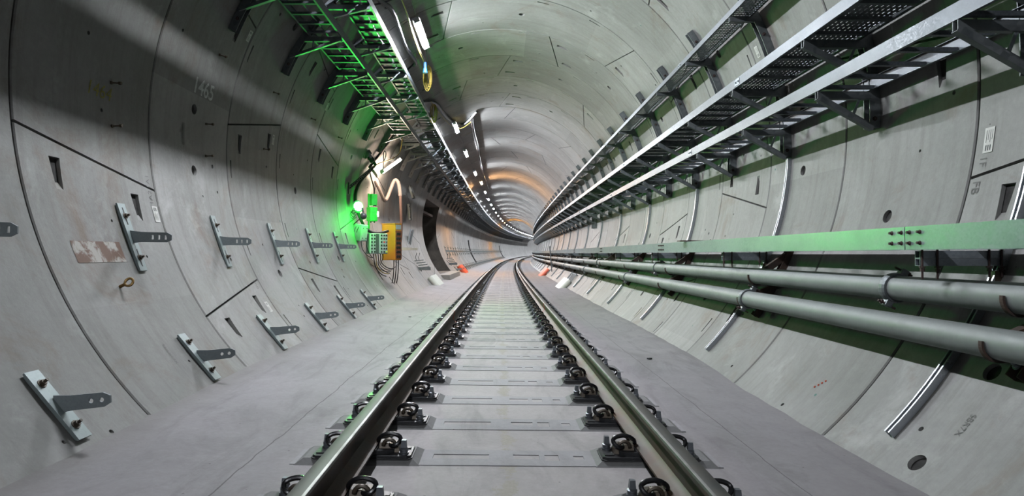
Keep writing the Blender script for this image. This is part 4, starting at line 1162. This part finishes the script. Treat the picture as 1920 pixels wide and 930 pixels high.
for i in range(5):
    x = -2.72+.05*i
    pc('cable', [(13.1, x, .9), (13.1, x+.03, .72), (13.0, x+.06-.03*i, .58+.03*i), (13.2, x+.14, .42+.02*i), (13.4, x+.22, .38+.05*i)], .010, ('cable', 'yellow', 'cable', 'conduit', 'cable')[i], '%s of the cables hanging below the grey boards' % ('leftmost', 'second', 'third', 'fourth', 'rightmost')[i], group='cables below the boards')
for i in range(3):
    x = -2.42+.05*i
    pc('cable', [(13.9, x, .72), (13.9, x, .55), (13.95, x-.02, .35), (14.0, x-.06, .2)], .011, 'cable', '%s of the cables hanging below the orange cabinet' % ('left', 'middle', 'right')[i], group='cables below the orange cabinet')
for i, (y0, z0) in enumerate(((12.5, 1.12), (12.6, 1.10))):
    pc('cable', [(y0, -2.83+.08*i, z0), (y0, -2.82+.08*i, .95), (y0+.1, -2.72+.05*i, .8), (y0+.3, -2.66, .78)], .008, 'cable', '%s thin cable looping below the grey junction box' % ('left', 'right')[i], group='cables below the junction box')
for i in range(3):
    pts = [(12.2, -2.93+.05*cos(t)+.02*i, 1.62+.07*sin(t)+.03*i) for t in [j*.7 for j in range(9)]]
    pc('cable', pts, .006, 'cable', '%s loop of thin cable on the wall left of the dark beacon' % ('lowest', 'middle', 'topmost')[i], group='loops left of the beacon')
# long cable on the wall running up from behind the siren (black rubber strip)
pc('cable', [(13.6, -2.9, 2.75), (13.9, -2.83, 2.95), (14.1, -2.72, 3.2), (14.2, -2.58, 3.42), (14.2, -2.45, 3.6)], .028, 'cable', 'thick black cable climbing the wall from the siren to the ladder', n=8)

# wall boxes further on
for i, (s, ph) in enumerate(((19.5, -73.5), (19.9, -86), (19.7, -101.4))):
    r = bpy.data.objects.new('terminal_enclosure', None); COL.objects.link(r); r.location = W(s, ph, .05); r.rotation_euler = (0, rad(-(90+ph)), -pth(s))
    tag(r, '%s of the three pale slim enclosures past the orange cabinet' % ('topmost', 'middle', 'lowest')[i], 'enclosure', 'pale slim enclosures')
    MB().box((.02, -.14, 0), (.05, .14, .5)).build('plate', 'cream' if i < 2 else 'galv', r, bevel=.004)
    MB().box((.02, .14, 0), (.1, .06, .5)).build('channel', 'galvdark', r)
    for z in (-.17, .17): MB().cyl((.045, -.14, z), (.06, -.14, z), .02, 10).build('bolt', 'boltbrown', r)
for i, s in enumerate((16.9, 18.0)):
    mb = MB(); mb.hexa([P(s, -2.9, .96), P(s, -2.45, .96), P(s+.02, -2.45, .96), P(s+.02, -2.9, .96), P(s, -2.9, 1.03), P(s, -2.45, 1.03), P(s+.02, -2.45, 1.03), P(s+.02, -2.9, 1.03)])
    tag(mb.build('bracket_blade', 'white'), '%s white perforated blade sticking out right of the orange cabinet' % ('nearer', 'farther')[i], 'bracket', 'white blades')
# comb racks on lower left wall
def rack(s, lab, u0=-2.75, z0=.62):
    r = empty('cable_rack', s, u0, z0, label=lab, cat='cable rack')
    mb = MB(); mb.bar((.0, 0, -.05), (.25, 0, -.3), .03, .05, (0, 1, 0)); mb.build('wall_rail', 'galvdark', r)
    for i in range(4):
        mb = MB(); mb.bar((.02+.06*i, 0, .02-.07*i), (.30+.06*i, .0, .05-.07*i), .025, .03); mb.build('arm', 'galvdark', r)
    mb = MB(); mb.bar((.12, -.02, -.22), (.52, -.02, -.22), .03, .10); mb.build('tray', 'galvdark', r)
    for i in range(2): MB().tube([(.08+.08*i, 0, .02), (.05+.1*i, 0, .14), (.09+.09*i, 0, .27)], .008, 6).build('loose_cable', 'cable', r)
rack(19.3, 'dark comb shaped cable rack on the lower left wall before the side opening'); rack(29.2, 'dark comb shaped cable rack on the lower left wall past the side opening', -2.7, .60)

# bundles of plastic ducts
def bundle(s, side, phi_lo, phi_hi, mat, lab, n=5, r=.055, w=.5, extra=0):
    root = bpy.data.objects.new('duct_bundle', None); COL.objects.link(root)
    a0 = W(s, phi_hi, .07); root.location = a0; tag(root, lab, 'duct bundle', 'duct bundles')
    for i in range(n):
        ds = (i-(n-1)/2)*2*r*1.02
        p, q = W(s+ds, phi_hi, .07)-a0, W(s+ds+.0, phi_lo, .05)-a0
        q = p+(q-p).normalized()*w*2
        mb = MB(); mb.cyl(p, q, r, 14); mb.build('duct', mat, root)
    return root
bundle(20.3, -1, -137.5, -129.0, 'cream', 'bundle of cream plastic ducts leaning on the lower left wall', w=.42, r=.10, n=7)
bundle(33.0, -1, -138, -127, 'orange', 'bundle of orange plastic ducts leaning on the lower left wall', r=.12, w=.46, n=7)
bundle(20.6, 1, 142.5, 132.5, 'cream', 'bundle of cream plastic ducts leaning on the lower right wall', w=.46, r=.10, n=7)
bundle(31.6, 1, 141.5, 130.5, 'orange', 'bundle of orange plastic ducts leaning on the lower right wall', r=.12, w=.46, n=7)
r = empty('metal_rack', 20.4, 2.2, .05, label='small grey metal rack above the cream ducts on the right', cat='rack')
for i in range(5): MB().bar((-.05+.0*i, -.5+.22*i, -.12), (.16, -.5+.22*i, .14), .03, .03, (0, 1, 0)).build('bar', 'galv', r)
for q in (0, 1): MB().bar((-.05+.21*q, -.55, -.12+.26*q), (-.05+.21*q, .45, -.12+.26*q), .03, .03).build('cross_rail', 'galv', r)
# tall dark posts and boxes on the right wall far off
for i, (s, p0, p1) in enumerate(((19.6, 76, 83), (20.0, 87, 96))):
    mb = MB(); arc_channel(mb, 0, p0, p1, .5, .1, .01, n=4); u_, z_ = wp((p0+p1)/2); shift(mb, u_, z_); ob = mb.build('wall_box', 'galvdark', weld=True); ob.location = P(s, u_, z_); ob.rotation_euler = (0, 0, -pth(s))
    tag(ob, '%s dark grey wall box under the right trays in the distance' % ('upper', 'lower')[i], 'wall box', 'wall boxes on the right')
mb = MB(); mb.bar((0, 0, 0), (-.1, 0, 1.25), .05, .08, (0, 1, 0)); ob = mb.build('upright', 'galvdark'); ob.location = P(29.5, 2.28, -.05); tag(ob, 'dark upright post crossing the right pipes beside the orange ducts', 'post')
for i, s in enumerate((48.5, 95)):
    mb = MB(); pts = [W(s, -92-3*j, .03) for j in range(13)]; mb.tube(pts, .06, 8); tag(mb.build('hose', 'cable'), ('black hose hanging down the left wall in the distance', 'farthest black hose on the left wall near the bend')[i], 'hose')

# ================================================================ SMALL THINGS ON THE WALLS
for i, (s, ph, side) in enumerate([(4.86, -86.1, 0), (4.88, -92.4, 0), (6.41, -72.3, 0), (6.41, -86.0, 0), (6.42, -92.2, 0), (7.92, -72.1, 0), (7.96, -85.9, 0), (9.47, -72.0, 0), (11.03, -71.8, 0)]):
    a = rad(ph); er = Vector((sin(a), 0, cos(a))); mb = MB()
    mb.cyl((0, 0, 0), -er*.075, .006, 8); mb.cyl(-er*.062, -er*.082, .013, 8); mb.cyl((0, 0, 0), -er*.012, .014, 8)
    o = mb.build('anchor_pin', 'iron'); o.location = W(s, ph, 0)
    where = ['upper pin on the ring with the eye bolt', 'lower pin on the ring with the eye bolt', 'pin above the stencilled number', 'pin just below the stencilled number', 'second pin below the stencilled number', 'upper pin on the second ring past the stencilled number', 'lower pin on the second ring past the stencilled number', 'pin on the third ring past the stencilled number', 'pin on the fourth ring past the stencilled number'][i]
    tag(o, 'dark steel '+where+' of the left wall', 'anchor pin', 'anchor pins on the left wall')
a = rad(-116.5); er = Vector((sin(a), 0, cos(a)))
r = bpy.data.objects.new('eye_bolt', None); COL.objects.link(r); r.location = W(4.468, -116.5, 0); tag(r, 'brass coloured ring eye bolt screwed in the left wall', 'eye bolt')
MB().cyl((0, 0, 0), -er*.045, .012, 12).build('shank', 'brass', r)
mb = MB(); c_ = -er*.072+Vector((0, 0, .0)); mb.tube([c_+Vector((cos(t)*.028, sin(t)*.012, sin(t)*.026)) for t in [2*pi*i/20 for i in range(20)]], .009, 8, closed=True); mb.build('ring', 'brass', r)
# stickers and marks
def wall_patch(mb, s0, s1, p0, p1, d, n=4, mi=0):
    vs = []
    for i in range(n+1):
        ph = p0+(p1-p0)*i/n
        vs += [W(s0, ph, d), W(s1, ph, d)]
    mb.add(vs, [(2*i, 2*i+1, 2*i+3, 2*i+2) for i in range(n)], mi)
def textmesh(txt, s, phi, size, up_dir, d, mat, name, parent, along=1, rot=0, bold=0, shear=0):
    """reads along +s*along, up towards smaller |phi|"""
    cu = bpy.data.curves.new('t', 'FONT'); cu.body = txt; cu.size = size; cu.align_x = 'CENTER'; cu.align_y = 'CENTER'; cu.shear = shear; cu.offset = size*bold
    ob = bpy.data.objects.new('t', cu); COL.objects.link(ob); dg = bpy.context.evaluated_depsgraph_get(); dg.update()
    me = bpy.data.meshes.new_from_object(ob.evaluated_get(dg)); bpy.data.objects.remove(ob)
    c, sn = cos(rot), sin(rot)
    for v in me.vertices:
        x, y = v.co.x, v.co.y; x, y = x*c-y*sn, x*sn+y*c
        ss = s+along*x; ph = phi+up_dir*math.degrees(y/R); v.co = W(ss, ph, d)
    me.materials.clear(); me.materials.append(MT[mat]); o = bpy.data.objects.new(name, me); COL.objects.link(o)
    if parent: o.parent = parent
    return o
textmesh('1465', 6.28, -80, .215, 1, .003, 'whitepaint', 'stencilled_number', wall_left, bold=.016)
textmesh('1464', 4.72, -88.0, .15, 1, .003, 'yellowpaint', 'crayon_number', wall_left, shear=.2)
textmesh('1A1', 5.30, -99.7, .075, 1, .003, 'greymark', 'cast_mark', wall_left, rot=pi/2)
textmesh('1A2', 5.30, -102.3, .075, 1, .003, 'greymark', 'cast_mark', wall_left, rot=pi/2)
textmesh('B07', 6.79, -118.6, .07, 1, .003, 'greymark', 'cast_mark', wall_left, rot=pi/2)
textmesh('FB', 3.81, 103.8, .085, -1, .003, 'greymark', 'cast_mark', wall_right, along=-1, rot=-pi/2)
textmesh('1F', 3.79, 100.7, .075, -1, .003, 'greymark', 'cast_mark', wall_right, along=-1, rot=-pi/2)
textmesh('SBR7X', 3.05, 130.9, .05, -1, .003, 'greymark', 'cast_mark', wall_right, along=-1, rot=-pi/2)
textmesh('S2AX17X', 4.55, -127.5, .045, 1, .003, 'greymark', 'cast_mark', wall_left, rot=-pi/2)
def sticker(s, ph, w_, hdeg, lab, sgn, code=True):
    r = bpy.data.objects.new('label_sticker', None); COL.objects.link(r); tag(r, lab, 'sticker', 'segment label stickers')
    r.location = W(s, ph, 0); off = Vector(r.location)
    def B(mb, nm, mat):
        for v in mb.v: v -= off
        mb.build(nm, mat, r)
    mb = MB(); wall_patch(mb, s-w_/2, s+w_/2, ph-hdeg/2, ph+hdeg/2, .004); B(mb, 'paper', 'white')
    mb = MB()
    for i in range(4):
        x = s-w_*.36+w_*.2*i; wall_patch(mb, x, x+w_*.05, ph-hdeg*.40, ph+hdeg*(.0+.1*(i % 2)), .005, 2)
    e = ph+hdeg*.42; 
    for i in range(3): wall_patch(mb, s-w_*.3+w_*.22*i, s-w_*.3+w_*.22*i+w_*.12, e-hdeg*.22, e, .005, 1)
    B(mb, 'print', 'ink')
sticker(5.317, -105.0, .075, 2.6, 'white printed sticker beside the second upper T bracket on the left wall', -1)
sticker(3.765, 98.2, .075, 3.0, 'white printed sticker on the near right wall', 1)
sticker(6.834, -65.4, .07, 2.4, 'pale sticker high on the left wall below the first bracket post', -1)
sticker(8.24, -82.7, .07, 2.4, 'small sticker on the left wall past the stencilled number', -1)
sticker(6.76, -123.9, .07, 2.4, 'white sticker low on the left wall above the lower T brackets', -1)
sticker(9.93, -66.2, .07, 2.4, 'pale sticker high on the left wall by the third bracket post', -1)
sticker(6.78, 68.8, .07, 2.4, 'small sticker on the upper right wall between trays', 1)
mb = MB(); wall_patch(mb, 4.15, 4.68, -109.9, -112.9, .0025, 4); o = mb.build('stain_patch', 'brownpatch', wall_left); tag(o, kind=None)
mb = MB(); wall_patch(mb, 5.95, 5.99, -87.5, -91.5, .0025, 4); mb.build('tape_strip', 'greymark', wall_left)
# red crayon dots on the right wall
mb = MB()
for i in range(4): mb.sphere(W(4.37-.02*i, 133.2-.45*i, .001), .009, 6, (1, 1, 1))
mb.build('crayon_marks', 'redmark', wall_right)
# little debris on the slab
for i, (s, u, sx) in enumerate([(6.35, -1.02, .05), (6.6, 1.55, .05), (10.4, -1.55, .06), (4.3, -1.75, .02)]):
    mb = MB(); mb.box((0, 0, .006), (sx, .03, .014)); o = mb.build('debris', 'ink'); o.location = P(s, u, -.232 if u < 0 else -.268); o.rotation_euler = (0, .05, i*.7)
    if abs(u) > 1.5: o.location.z = P(s, u, (-.20 if u < 0 else -.272)).z
    tag(o, 'small dark scrap on the slab '+('left of the left rail near the sixth sleeper', 'right of the right rail', 'far left side of the slab', 'near the left wall foot')[i], 'debris', 'dark scraps on the slab')
